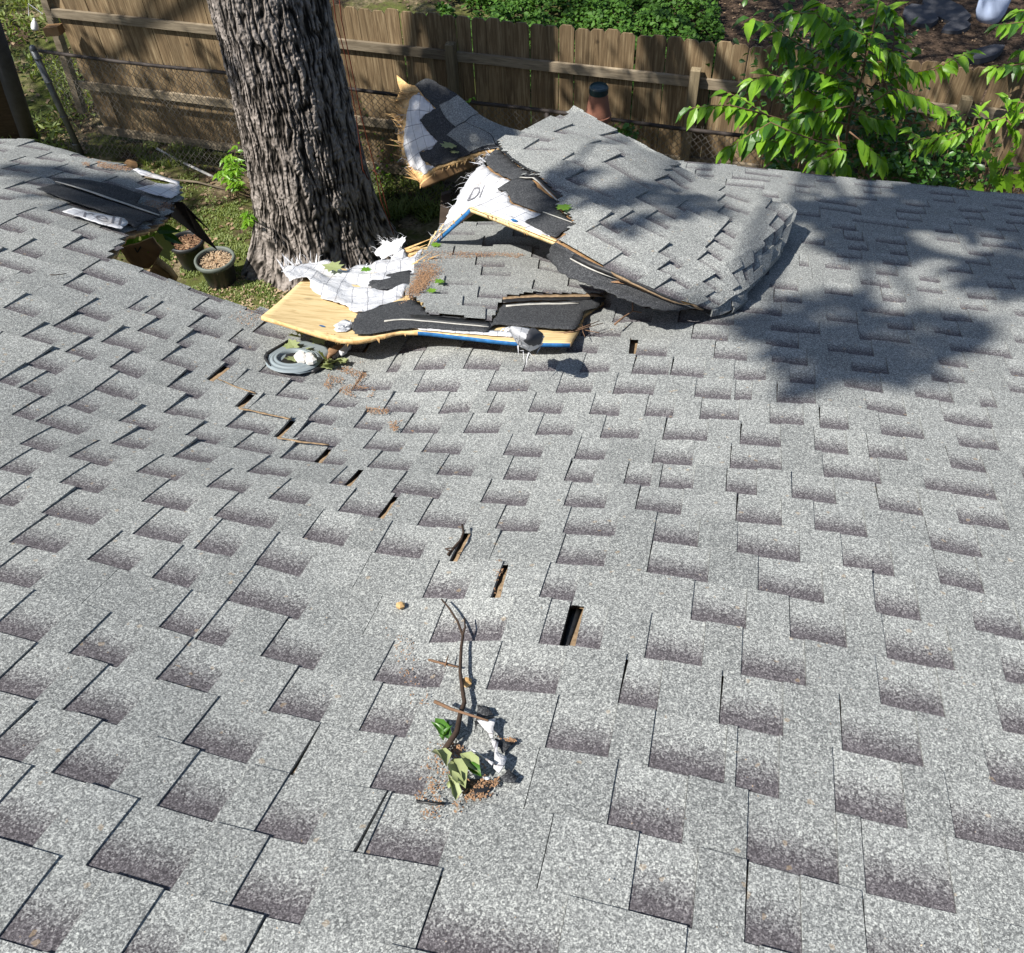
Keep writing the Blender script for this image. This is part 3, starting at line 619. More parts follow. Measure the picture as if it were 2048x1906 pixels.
# ------------------------------------------------------------------ broken slabs
class Grid:
    crease = ()
    """Smooth sheet through surveyed control points [row b][column a]; arguments in metres."""
    def __init__(s, rows, crease=()):
        s.crease = crease; s.c = np.array(rows, float); s.nb, s.na = s.c.shape[:2]
        s.La = np.mean([np.linalg.norm(np.diff(r, axis=0), axis=1).sum() for r in s.c]); s.Lb = np.mean([np.linalg.norm(np.diff(s.c[:, i], axis=0), axis=1).sum() for i in range(s.na)])
        p = s.raw(np.array([.5*s.La]), np.array([.5*s.Lb]))[0]; s.sg = 1
        q = s(np.array([.5*s.La]), np.array([.5*s.Lb]), np.array([.01]))[0]-p
        if q@NN < 0: s.sg = -1
    def raw(s, a, b):
        def cr(n, x, crs=()):
            x = np.clip(x, -.3, 1.3)*(n-1); i = np.clip(np.floor(x).astype(int), 0, n-2); f = x-i; w_ = np.zeros((len(x), n)); idx = np.arange(len(x))
            if n == 2: w_[idx, i] = 1-f; w_[idx, i+1] = f; return w_
            lin = (f < 0) | (f > 1) | np.isin(i, crs)
            W4 = [-.5*f+f*f-.5*f**3, 1-2.5*f*f+1.5*f**3, .5*f+2*f*f-1.5*f**3, -.5*f*f+.5*f**3]
            for j, wj in zip((-1, 0, 1, 2), W4):
                wj = np.where(lin, (1-f) if j == 0 else (f if j == 1 else 0), wj); t = i+j
                lo = t < 0; hi = t > n-1; ok = ~(lo | hi)
                w_[idx[ok], t[ok]] += wj[ok]
                w_[idx[lo], 0] += 2*wj[lo]; w_[idx[lo], 1] -= wj[lo]
                w_[idx[hi], n-1] += 2*wj[hi]; w_[idx[hi], n-2] -= wj[hi]
            return w_
        wa = cr(s.na, np.asarray(a)/s.La, s.crease); wb = cr(s.nb, np.asarray(b)/s.Lb)
        return np.einsum('pb,pa,bac->pc', wb, wa, s.c)
    def __call__(s, a, b, o=0.0):
        a = np.atleast_1d(np.asarray(a, float)); b = np.atleast_1d(np.asarray(b, float)); e = .012
        p = s.raw(a, b); du = s.raw(a+e, b)-s.raw(a-e, b); dv = s.raw(a, b+e)-s.raw(a, b-e); n = np.cross(du, dv); n /= np.linalg.norm(n, axis=1)[:, None]+1e-12
        return p+s.sg*n*np.asarray(o).reshape(-1, 1)
    def at(s, x, y, off=0.0):
        """surface coordinates where a surveyed sight line meets the sheet"""
        A_, B_2 = np.meshgrid(np.linspace(-.1, 1.1, 61)*s.La, np.linspace(-.15, 1.15, 61)*s.Lb); p = s.raw(A_.ravel(), B_2.ravel())
        q = p-CAM; wv = q@FWD; X = 1024+F_PX*(q@RT)/wv; Y_ = 953-F_PX*(q@UP)/wv; i = int(np.argmin((X-x)**2+(Y_-y)**2)); a, b = A_.ravel()[i], B_2.ravel()[i]
        st = s.La/60
        for _ in range(5):
            A2, B2 = np.meshgrid(a+np.linspace(-1, 1, 7)*st, b+np.linspace(-1, 1, 7)*st); p = s.raw(A2.ravel(), B2.ravel()); q = p-CAM; wv = q@FWD
            X = 1024+F_PX*(q@RT)/wv; Y_ = 953-F_PX*(q@UP)/wv; i = int(np.argmin((X-x)**2+(Y_-y)**2)); a, b = A2.ravel()[i], B2.ravel()[i]; st /= 3
        return a, b
    def poly(s, px): return [s.at(x, y) for x, y in px]
def fringe(fn, pts, m, parent, n=40, ln=.05, seed=1, name='frayed_threads', out=None, w_=.0012, droop=.4):
    n = int(n*.26); r = random.Random(seed); mb = MB()
    for i in range(n):
        j = r.randrange(len(pts)-1); f = r.random(); a = pts[j][0]*(1-f)+pts[j+1][0]*f; b = pts[j][1]*(1-f)+pts[j+1][1]*f
        p = fn(np.array([a]), np.array([b]), np.array([.004]))[0]
        o_ = np.array(out)+np.array([r.uniform(-.8, .8) for _ in range(3)])*.7; o_ /= np.linalg.norm(o_)
        l_ = ln*r.uniform(.3, 1.3); p1 = p+o_*l_*.5+np.array([0, 0, r.uniform(-.3, .3)*l_]); p2 = p+o_*l_-np.array([0, 0, l_*droop*r.random()])
        sd_ = np.cross(o_, [0, 0, 1]); sd_ = sd_/(np.linalg.norm(sd_)+1e-9)*w_*r.choice([.8, 1, 1.5, 2, 3.5])
        mb.add([p-sd_, p+sd_, p1+sd_*.8, p1-sd_*.8, p2], [(0, 1, 2, 3), (3, 2, 4)])
    return mb.build(name, m, parent, kind='stuff')
def splinters(pts3, dirs, n, m, parent, ln=.06, w_=.006, seed=1):
    r = random.Random(seed); mb = MB()
    for i in range(n):
        j = r.randrange(len(pts3)-1); f = r.random(); p = np.asarray(pts3[j])*(1-f)+np.asarray(pts3[j+1])*f
        d = np.asarray(dirs, float)+np.array([r.uniform(-1, 1) for _ in range(3)])*.35; d /= np.linalg.norm(d); l_ = ln*r.uniform(.3, 1.4)
        s_ = np.cross(d, NN); s_ /= np.linalg.norm(s_)+1e-9; t_ = np.cross(d, s_); a = w_*r.uniform(.4, 1.8); h = .0025
        p = p-d*.02
        mb.add([p-s_*a-t_*h, p+s_*a-t_*h, p+s_*a+t_*h, p-s_*a+t_*h, p+d*l_+s_*a*r.uniform(-.6, .6)], [(0, 1, 2, 3), (0, 4, 1), (1, 4, 2), (2, 4, 3), (3, 4, 0)])
    return mb.build('splinters', m, parent, kind='stuff')
def R_(rows): return [[P(*q) for q in r] for r in rows]
def c4(x, y): return (480+x/3.313, 400+y/3.313)
def c2(x, y): return (650+x/2.84, y/2.84)
def c5(x, y): return (740+x/3.976, 130+y/3.976)
def c6(x, y): return (1000+x/3.313, 400+y/3.313)

# --- slab A: low eave slab lying on the roof
gA = Grid(R_([[(522, 634, -.06), (697, 684, -.08), (815, 667, -.06), (922, 676, -.045), (1029, 686, -.03), (1139, 687, -.02)],
              [(558, 602, -.10), (700, 628, -.11), (812, 612, -.10), (925, 615, -.09), (1035, 622, -.07), (1168, 636, -.05)],
              [(600, 562, -.14), (705, 585, -.14), (820, 562, -.13), (935, 560, -.12), (1050, 565, -.10), (1190, 590, -.08)],
              [(640, 535, -.20), (728, 540, -.17), (828, 510, -.16), (945, 505, -.15), (1060, 508, -.13), (1190, 545, -.10)],
              [(690, 510, -.26), (770, 490, -.21), (862, 452, -.19), (960, 450, -.18), (1070, 455, -.16), (1185, 505, -.13)]]))
sA = thing('broken_roof_slab', gA.raw(np.array([gA.La/2]), np.array([0]))[0], 'low broken roof slab with bare yellow plywood corner at the tree base, blue front edge', 'roof slab', None)
pA = gA.poly([c4(140, 770), c4(400, 850), c4(620, 915), c4(720, 930), c4(900, 905), c4(1110, 870), c4(1500, 905), c4(1820, 940), c6(465, 950), c6(520, 860), c6(560, 760), c6(690, 690), c6(640, 560), c6(500, 400), (1150, 505), (1060, 456), (960, 452), (870, 462), c4(1235, 310), c4(1060, 330), c4(1030, 470), c4(860, 455), c4(520, 430), c4(395, 545)])
sideA = lambda a, b: 1
aB0, aB1 = gA.at(*c4(1170, 880))[0], gA.at(*c6(450, 950))[0]
patch('plywood_sheet', gA, rag(pA, [2, 3, 4, 16, 17, 18, 19, 20, 21, 22], .007, .025, 4), .045, 0, .015, [M['ply'], M['splinter'], M['blue']], sA, side=lambda a, b: 2 if (aB0 < a < aB1 and b < .06) else 1)
def patchA(name, pts, off, m, amp=.0, thick=.003, seed=1, res=.04, **k): return patch(name, gA, rag(gA.poly(pts), 'all', amp, .02, seed) if amp else gA.poly(pts), res, off, thick, [M[m]], sA, **k)
patchA('underlayment', [c4(275, 480), c4(320, 440), c4(520, 425), c4(660, 470), c4(800, 460), c4(1000, 410), c4(1060, 330), c4(1130, 400), c4(1220, 345), c4(1180, 450), c4(1100, 620), c4(1060, 680), c4(880, 740), c4(770, 765), c4(700, 720), c4(560, 670), c4(480, 600), c4(440, 545), c4(330, 545)], .012, 'under', .006, seed=2, wob=.03)
patchA('underlayment', [c4(620, 840), c4(700, 800), c4(760, 830), c4(700, 880), c4(640, 880)], .006, 'under', .008, seed=5)
patchA('underlayment', [c4(880, 790), c4(1300, 850), c4(1850, 885), c4(1815, 915), c4(1200, 872), c4(940, 840)], .008, 'under', .003, seed=6)
patchA('headlap', [c4(780, 770), c4(1000, 700), c4(1160, 680), c4(1250, 770), c4(1700, 830), c4(1640, 893), c4(1180, 866), c4(1110, 872), c4(960, 892), c4(760, 906), c4(740, 850)], .014, 'headlap', .005, seed=7)
patchA('headlap', [c4(850, 590), c4(880, 545), c4(1130, 490), c4(1200, 560), c4(1100, 620), c4(900, 615)], .018, 'headlap', .006, seed=8)
patchA('headlap', [c6(20, 720), c6(400, 700), c6(700, 675), c6(640, 740), c6(560, 760), c6(520, 860), c6(480, 885), c6(0, 850), c6(-60, 860)], .017, 'headlap', .004, seed=9)
patchA('nail_line', [c4(960, 825), c4(1200, 822), c4(1650, 862), c4(1648, 870), c4(1200, 830), c4(960, 833)], .0175, 'nail', thick=.002)
patchA('nail_line', [c6(40, 728), c6(400, 712), c6(520, 708), c6(520, 718), c6(400, 722), c6(40, 738)], .0205, 'nail', thick=.002)
patchA('sealant_strip', [c4(1130, 785), c4(1650, 835), c4(1660, 858), c4(1130, 812)], .0165, 'tar_and_shade', .003, seed=3)
patchA('sealant_strip', [c6(20, 690), c6(400, 672), c6(640, 665), c6(600, 688), c6(400, 695), c6(20, 712)], .021, 'tar_and_shade', .004, seed=4)
patchA('exposed_felt', [c6(20, 676), c6(400, 660), c6(640, 652), c6(690, 672), c6(640, 672), c6(400, 676), c6(20, 692)], .022, 'tan', .003, seed=14)
tabA = Tabs(); kA = .140
maskA = gA.poly([c4(1180, 700), c4(1250, 790), c4(1660, 835), c4(1740, 680), c6(30, 680), c6(680, 655), c6(690, 640), (1195, 560), (1165, 505), (1060, 456), (960, 452), (880, 462), c4(1260, 330), c4(1230, 370), c4(1160, 470), c4(1140, 560), c4(1100, 660)])
maskA = rag(maskA, 'all', .006, .03, 8)
v_off = gA.at(*c4(1650, 840))[1]
for k in range(0, 14):
    r = random.Random(40+k); v0 = v_off+k*kA; cur = .3+r.uniform(0, .2); rec = k % 2
    while cur < gA.La+.1:
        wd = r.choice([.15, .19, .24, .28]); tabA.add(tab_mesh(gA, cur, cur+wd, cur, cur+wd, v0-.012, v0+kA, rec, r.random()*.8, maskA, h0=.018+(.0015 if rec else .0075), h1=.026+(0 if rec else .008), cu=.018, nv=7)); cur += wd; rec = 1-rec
tabA.build(sA, 60)
r3 = random.Random(3)
splinters([gA(*p, .0)[0]-NN*.012 for p in gA.poly([c4(560, 890), c4(720, 925), c4(1100, 868)])], (-.1, -1, .0), 22, M['splinter'], sA, .035, .007, 2)
splinters([gA(*p, .0)[0]-NN*.006 for p in gA.poly([c4(1060, 330), c4(1060, 420), c4(1120, 460)])], (1.0, .1, .05), 26, M['splinter'], sA, .16, .012, 3)
fringe(gA, gA.poly([c4(275, 480), c4(320, 440), c4(420, 425), c4(520, 430)]), M['under'], sA, 110, .07, 1, out=(-.3, .7, .7))
fringe(gA, gA.poly([c4(620, 470), c4(800, 460), c4(1000, 410), c4(1060, 330)]), M['under'], sA, 60, .05, 2, out=(0, .7, .5))
fringe(gA, gA.poly([c4(640, 880), c4(720, 850), c4(760, 820)]), M['under'], sA, 50, .05, 3, out=(-.5, -.6, .4))
on = gA.at(*c4(545, 838)); dsk = MB(); ang = np.linspace(0, 2*math.pi, 13)[:-1]; dsk.add(gA(on[0]+.011*np.cos(ang), on[1]+.011*np.sin(ang), np.full(12, .002)), [tuple(range(12))]); dsk.build('painted_spot', M['blue'], sA)
# fold of underlayment thrown up beside the trunk
gS = Grid([[Y(*c4(890, 350), 6.3), Y(*c4(960, 380), 6.22), Y(*c4(1030, 345), 6.15), Y(*c4(1075, 300), 6.1)], [Y(*c4(940, 300), 6.36), Y(*c4(990, 320), 6.3), Y(*c4(1040, 300), 6.25), Y(*c4(1085, 270), 6.2)], [Y(*c4(930, 255), 6.42), Y(*c4(990, 270), 6.38), Y(*c4(1050, 255), 6.3), Y(*c4(1100, 235), 6.25)]])
sS = thing('underlayment_scrap', gS.raw(np.array([0.1]), np.array([0.]))[0], 'frayed white underlayment scrap standing up against the right foot of the trunk', 'underlayment')
patch('sheet', gS, rag([(0, 0), (gS.La, 0), (gS.La, gS.Lb), (0, gS.Lb)], 'all', .02, .02, 4), .03, 0, .003, [M['under']], sS, wob=.02)
fringe(gS, [(0, 0), (0, gS.Lb), (gS.La, gS.Lb)], M['under'], sS, 90, .07, 6, out=(-.5, .2, .4), name='frayed_threads')

# --- slab B: the big tented slab
gB = Grid(R_([[(866, 487, -.14), (939, 417, .11), (1110, 485, .12), (1235, 560, .14), (1330, 600, .10), (1412, 618, .03)],
              [(905, 425, .04), (1035, 375, .18), (1200, 447, .17), (1320, 515, .16), (1400, 565, .11), (1450, 604, .04)],
              [(962, 338, .16), (1135, 340, .24), (1270, 415, .18), (1390, 475, .16), (1465, 525, .13), (1484, 582, .045)],
              [(1058, 278, .24), (1235, 306, .26), (1340, 386, .13), (1440, 437, .14), (1525, 478, .14), (1515, 545, .05)],
              [(1160, 238, .27), (1322, 325, .16), (1400, 370, .07), (1490, 398, .08), (1578, 424, .13), (1556, 492, .06)]]), crease=(0, 1, 2, 3, 4))
sB = thing('broken_roof_slab', gB.raw(np.array([gB.La/2]), np.array([gB.Lb/2]))[0], 'large tented roof slab, folded into a peak with blue edge, curling over the intact roof', 'roof slab')
pB = gB.poly([(866, 487), (903, 452), (939, 417), (1020, 447), (1110, 485)])
a2 = gB.at(1110, 485)[0]
deckB = [(0, 0), (gB.La*.2, 0), (gB.La*.4, 0), (gB.La*.97, .05), (gB.La*.985, gB.Lb*.97), (gB.La*.6, gB.Lb*.975), (gB.La*.2, gB.Lb*.975), (gB.La*.02, gB.Lb*.97), (.01, gB.Lb*.5)]
patch('plywood_sheet', gB, rag(deckB, [7, 8], .012, .03, 7), .05, 0, .017, [M['oldply'], M['splinter'], M['blue'], M['ply']], sB, side=lambda a, b: (2 if a < gB.La*.2 else 3) if (b < .02 and a < gB.La*.41) else 1)
def patchB(name, pts, off, m, amp=.0, thick=.003, seed=1, res=.04, par=None, **k): return patch(name, gB, rag(gB.poly(pts), 'all', amp, .02, seed) if amp else gB.poly(pts), res, off, thick, [M[m]], sB, **k)
eB = .002
uB = [(0, eB), (gB.La*.2, eB), (gB.La*.39, eB)]+gB.poly([c5(1380, 1200), c5(1250, 1150), c5(1130, 1110), c5(1020, 1000), c5(1130, 930), c5(960, 850), c5(905, 790)])+[(-.02, gB.Lb*.5), (-.02, gB.Lb*.25)]
patch('underlayment', gB, rag(uB, [2, 3, 4, 5, 9, 10, 11], .009, .022, 3), .04, .005, .003, [M['under']], sB, wob=.006)
strip_edge = MB()
# blue stripe already on the sheet's edge; pale veneer line over it
patch('veneer_strip', gB, [(0.0, .0015), (gB.La*.2, .0015), (gB.La*.40, .0015), (gB.La*.40, .02), (gB.La*.2, .012), (0.0, .008)], .04, .0065, .003, [M['ply']], sB)
patchB('headlap', [c5(1020, 1000), c5(1130, 930), c5(1200, 915), c5(1330, 990), c5(1500, 1110), c5(1480, 1150), c5(1640, 1290), c5(1540, 1340), c5(1475, 1390), c5(1235, 1265), c5(1375, 1195), c5(1250, 1150), c5(1130, 1105)], .012, 'headlap', .004, seed=3)
patchB('headlap', [c5(905, 760), c5(1000, 690), c5(1050, 700), c5(1350, 905), c5(1200, 915), c5(1130, 930), c5(980, 850)], .013, 'headlap', .004, seed=4)
def lineB(pts, wd, off, m, name):
    for (p, q) in zip(pts[:-1], pts[1:]):
        a, b = np.array(gB.at(*p)), np.array(gB.at(*q)); d = (b-a)/np.linalg.norm(b-a); n_ = np.array([-d[1], d[0]])*wd/2
        patch(name, gB, [tuple(a-n_), tuple(b-n_), tuple(b+n_), tuple(a+n_)], .05, off, .002, [M[m]], sB)
lineB([c5(1200, 918), c5(1500, 1112)], .008, .0175, 'nail', 'nail_line')
lineB([c5(1380, 1195), c5(1640, 1290)], .007, .0175, 'nail', 'nail_line')
lineB([c5(1215, 908), c5(1530, 1100)], .022, .0165, 'tar_and_shade', 'sealant_strip')
lineB([c5(1040, 700), c5(1350, 905)], .010, .030, 'tar_and_shade', 'sealant_strip')
# courses: nail lines run with the front edge
maskB = gB.poly([c5(1045, 700), c5(1350, 905), c5(1220, 905), c5(1530, 1090), c5(1480, 1150), c5(1640, 1290)])+[(gB.La*.41, .004), (gB.La, .0), (gB.La*1.01, gB.Lb*1.01), (gB.La*.2, gB.Lb*1.01), (-.04, gB.Lb*1.01)]+gB.poly([c2(1070, 800), c2(985, 830)])
maskB = rag(maskB, [8, 9, 10, 11, 12], .006, .03, 2)
tabB = Tabs()
for k in range(0, 12):
    kB = .128; v0 = .015+k*kB; r = random.Random(70+k); cur = -.24+r.uniform(0, .2); rec = k % 2
    if v0 > gB.Lb: break
    while cur < gB.La+.02:
        wd = r.choice([.13, .17, .2, .25]); tn = (.45+.4*r.random()) if rec else .05+.5*r.random()
        v1 = min(v0+kB, gB.Lb*1.01)
        tabB.add(tab_mesh(gB, cur, min(cur+wd, gB.La), cur, min(cur+wd, gB.La), v0-.012, v1, rec, tn, maskB, h0=.016+(.0015 if rec else .0085), h1=.027+(0 if rec else .0095), lift=r.choice([0, 0, .004, .010]), cu=.016 if cur < gB.La*.45 else .035, nv=8 if cur < gB.La*.45 else 4)); cur += wd; rec = 1-rec
tabB.build(sB, 170)
# curled ends along the right side of the slab
path = [(gB.La*(.72+.28*f), gB.Lb) for f in np.linspace(0, 1, 5)]+[(gB.La, gB.Lb*(1-f)) for f in (.24, .50, .72, .97)]
rc = random.Random(5); mid_ = gB(np.array([gB.La*.55]), np.array([gB.Lb*.5]), .0)[0]
for i in range(len(path)-1):
    (a0, b0), (a1, b1) = path[i], path[i+1]; fr = np.linspace(.02, .98, 5); aa = a0+(a1-a0)*fr; bb = b0+(b1-b0)*fr
    e = gB(aa, bb, .022); nrm = (gB(aa, bb, .03)-gB(aa, bb, 0.0))/.03
    td = e[-1]-e[0]; td /= np.linalg.norm(td); out = np.cross(td, nrm[2]); out *= np.sign(out@(e[2]-mid_)); out = np.tile(out, (5, 1)); ex = rc.uniform(.0, .03); dp = rc.uniform(.03, .07); tl_ = rc.uniform(-.02, .02)*np.linspace(-1, 1, 5)[:, None]
    rows_ = [e-out*.012, e+out*(ex*.5)-nrm*.004, e+out*(ex+.012)-nrm*(.018+tl_*.3), e+out*(ex+.020)-nrm*(dp*.6+tl_*.6), e+out*(ex+rc.uniform(.0, .02))-nrm*(dp+tl_)]
    vv_ = np.vstack(rows_); inn = vv_-np.tile(nrm*.006, (5, 1))-np.tile(out, (5, 1))*.004
    f = [(r*5+c_, r*5+c_+1, (r+1)*5+c_+1, (r+1)*5+c_) for r in range(4) for c_ in range(4)]
    rim = [0, 1, 2, 3, 4, 9, 14, 19, 24, 23, 22, 21, 20, 15, 10, 5]
    obj('curled_shingle', np.vstack([vv_, inn]), f+[tuple(x+25 for x in q[::-1]) for q in f]+[(rim[q], rim[(q+1) % 16], rim[(q+1) % 16]+25, rim[q]+25) for q in range(16)], M['shingle'], sB, attrs={'vv': np.ones(50), 'rec': np.zeros(50), 'tone': np.full(50, rc.uniform(.05, .5))}, smooth=False)
splinters([gB(*p, .0)[0]-NN*.012 for p in ((0, .0), (gB.La*.2, 0), (gB.La*.4, 0))], (.0, -.4, -.8), 26, M['splinter'], sB, .022, .003, 6)
fringe(gB, [(-.01, .02), (-.015, gB.Lb*.35), (-.02, gB.Lb*.66)]+gB.poly([c5(905, 790)]), M['under'], sB, 220, .06, 8, out=(-.9, .2, .1))
text_on(gB, gB.poly([c5(770, 1090), c5(880, 1060), c5(920, 965), c5(830, 985)]), 'DI', M['ink'], sB, .0065)
text_on(gB, gB.poly([c5(1110, 1228), c5(1150, 1232), c5(1150, 1208), c5(1112, 1205)]), '(8)', M['ink'], sB, .0062)
text_on(gB, gB.poly([c5(862, 1122), c5(902, 1126), c5(906, 1104), c5(866, 1100)]), '(7)', M['ink'], sB, .0062)
on = gB.at(*c5(1150, 1252)); dsk = MB(); dsk.add(gB(on[0]+.012*np.cos(ang), on[1]+.012*np.sin(ang), np.full(12, .0105)), [tuple(range(12))]); dsk.build('painted_spot', M['blue'], sB)
# flap of headlap hanging off the front of the slab
gF = Grid(R_([[(1092, 513, .10), (1130, 548, .12), (1196, 572, .13), (1262, 598, .12), (1328, 624, .08), (1390, 617, .03)],
              [(1100, 500, .15), (1158, 540, .15), (1232, 560, .14), (1300, 590, .12), (1358, 612, .08), (1400, 616, .035)],
              [(1110, 486, .205), (1180, 522, .19), (1265, 562, .17), (1330, 592, .125), (1378, 610, .07), (1412, 615, .04)]]))
patch('hanging_headlap', gF, rag([(0, 0), (gF.La*.6, -.012), (gF.La*.78, .01), (gF.La, .02), (gF.La, gF.Lb), (0, gF.Lb)], [0, 1, 2, 5], .008, .02, 3), .03, 0, .005, [M['headlap']], sB)
patch('sealant_strip', gF, [(.1, gF.Lb*.80), (gF.La*.97, gF.Lb*.75), (gF.La*.97, gF.Lb*.98), (.1, gF.Lb*.98)], .03, .006, .004, [M['tar_and_shade']], sB)
patch('nail_line', gF, [(.1, gF.Lb*.72), (gF.La*.95, gF.Lb*.66), (gF.La*.95, gF.Lb*.71), (.1, gF.Lb*.77)], .03, .006, .003, [M['nail']], sB)
patch('exposed_felt', gF, rag([(gF.La*.35, gF.Lb*.9), (gF.La*.97, gF.Lb*.88), (gF.La*.97, gF.Lb*1.02), (gF.La*.3, gF.Lb*1.04)], 'all', .004, .02, 4), .03, .011, .004, [M['tan']], sB)
patch('dust_smear', gF, rag([(gF.La*.42, gF.Lb*.25), (gF.La*.50, gF.Lb*.55), (gF.La*.56, gF.Lb*.98), (gF.La*.47, gF.Lb*1.0), (gF.La*.43, gF.Lb*.6)], 'all', .006, .02, 4), .03, .009, .003, [M['dust']], sB)

# --- slab C: shaded slab tipped up behind
gC = Grid([[Y(841, 369, 5.55), Y(871, 340, 5.5), Y(925, 322, 5.48), Y(965, 308, 5.45), Y(992, 301, 5.42)],
           [Y(812, 310, 5.75), Y(852, 285, 5.68), Y(910, 275, 5.6), Y(965, 272, 5.54), Y(1010, 288, 5.5)],
           [Y(795, 235, 5.95), Y(842, 230, 5.85), Y(900, 238, 5.72), Y(965, 255, 5.62), Y(1030, 278, 5.56)],
           [Y(790, 150, 6.15), Y(845, 158, 6.02), Y(915, 196, 5.85), Y(985, 243, 5.7), Y(1062, 270, 5.62)]])
sC = thing('broken_roof_slab', gC.raw(np.array([gC.La/2]), np.array([0]))[0], 'shaded roof slab tipped up beside the trunk in front of the fence, splintered left end', 'roof slab')
pC = gC.poly([(841, 369), (871, 340), (925, 322), (992, 301), (1020, 285), (1062, 271), (985, 244), (915, 198), (880, 172), (858, 158), (833, 172), (815, 168), (793, 150), (800, 180), (790, 205), (800, 240), (798, 290), (815, 330)])
patch('plywood_sheet', gC, rag(pC, [12, 13, 14, 15, 16, 17], .014, .025, 3), .05, 0, .022, [M['splinter'], M['splinter']], sC)
def patchC(name, pts, off, m, amp=.0, thick=.003, seed=1, res=.04, **k): return patch(name, gC, rag(gC.poly(pts), 'all', amp, .02, seed) if amp else gC.poly(pts), res, off, thick, [M[m]], sC, **k)
patchC('underlayment', [c5(390, 215), c5(530, 355), c5(400, 440), c5(545, 610), c5(500, 670), c5(400, 700), c5(450, 800), c5(520, 815), c5(430, 870), c5(320, 800), c5(270, 640), c5(290, 480), c5(310, 330), c5(330, 260)], .006, 'under', .008, seed=3, wob=.006)
patchC('headlap', [c5(362, 165), c5(470, 112), c5(700, 245), c5(860, 398), c5(1060, 502), c5(1275, 562), c5(1130, 590), c5(1000, 672), c5(820, 705), c5(640, 770), c5(520, 812), c5(430, 760), c5(400, 700), c5(500, 670), c5(545, 610), c5(402, 442), c5(530, 352)], .011, 'headlap', .004, seed=5, thick=.004)
def tabC(pts, rec, tone, off):
    patch('shingle', gC, gC.poly(pts), .03, off, .005, [M['shingle']], sC, attrs={'vv': .9, 'rec': rec, 'tone': tone}, smooth=False)
tabC([c5(640, 290), c5(700, 250), c5(860, 398), c5(760, 462)], 0, .35, .020)
tabC([c5(560, 330), c5(640, 292), c5(760, 462), c5(690, 500)], 0, .1, .019)
tabC([c5(860, 402), c5(1060, 503), c5(960, 565), c5(765, 465)], 0, .0, .017)
tabC([c5(1062, 506), c5(1275, 563), c5(1130, 590), c5(1000, 640), c5(962, 568)], 0, .1, .019)
tabC([c5(690, 503), c5(762, 468), c5(958, 570), c5(995, 645), c5(800, 695), c5(620, 560)], 0, .0, .015)
splinters([gC(*p, .0)[0]-NN*.008 for p in gC.poly([(841, 369), (871, 340), (925, 322), (990, 302)])], (-.2, -.6, -.3), 50, M['splinter'], sC, .04, .006, 12)
splinters([gC(*p, .0)[0]-NN*.008 for p in gC.poly([(833, 176), (800, 200), (800, 240), (805, 300), (835, 360)])], (-.9, .1, .35), 46, M['splinter'], sC, .11, .024, 13)
fringe(gC, gC.poly([c5(320, 280), c5(270, 500), c5(270, 640), c5(320, 800), c5(430, 870)]), M['under'], sC, 120, .07, 18, out=(-.8, .1, .1))
# broken lower ply under slab C, its brown edge towards the camera
fn_, po_, inv_ = planar([(841, 371), (872, 342), (992, 303), (985, 318), (920, 345), (850, 378)], 5.50, 5.5, '', None, None)
patch('broken_ply_edge', fn_, rag(po_, 'all', .006, .02, 6), .04, 0, .03, [M['oldply'], M['splinter']], sC)
# standing remains of a rafter and fascia between the slabs
t3 = thing('broken_rafter', G(885, 470)*[1, 1, 0], 'dark brown rafter end upright under the peak of the tented slab', 'timber')
mb = MB(); pa, pb = Y(892, 385, 5.75), Y(886, 470, 5.6); ax = (pb-pa)/2; mb.box((pa+pb)/2, ax, np.array([.035, 0, .01]), np.array([0, .02, 0])); mb.build('timber', M['darkwood'], t3)

# curled scrap of underlayment and felt on the front edge of slab A
cs = thing('curled_scrap', P(1055, 690, 0), 'crumpled black and white underlayment scrap on the blue front edge of the low slab', 'underlayment')
gq = Grid(R_([[(1022, 668, .06), (1040, 692, .03), (1060, 703, .03), (1085, 690, .04)], [(1018, 656, .10), (1045, 670, .15), (1068, 676, .14), (1088, 672, .08)], [(1016, 652, .12), (1050, 655, .10), (1072, 660, .10), (1084, 668, .1)]]))
patch('sheet', gq, rag([(0, 0), (gq.La, 0), (gq.La, gq.Lb), (0, gq.Lb)], 'all', .008, .015, 4), .02, 0, .003, [M['under'], M['tar_and_shade']], cs, wob=.004)
patch('felt', gq, rag([(gq.La*.42, gq.Lb*.32), (gq.La*.9, gq.Lb*.2), (gq.La*.93, gq.Lb*.95), (gq.La*.5, gq.Lb*.98)], 'all', .005, .012, 9), .02, .005, .002, [M['slate']], cs)
fringe(gq, [(0, gq.Lb), (0, 0), (gq.La, 0)], M['under'], cs, 70, .04, 6, out=(-.2, -.6, .1))
text_on(gq, [(gq.La*.22, gq.Lb*.12), (gq.La*.40, gq.Lb*.12), (gq.La*.40, gq.Lb*.36), (gq.La*.22, gq.Lb*.36)], 'co', M['ink'], cs, .009)
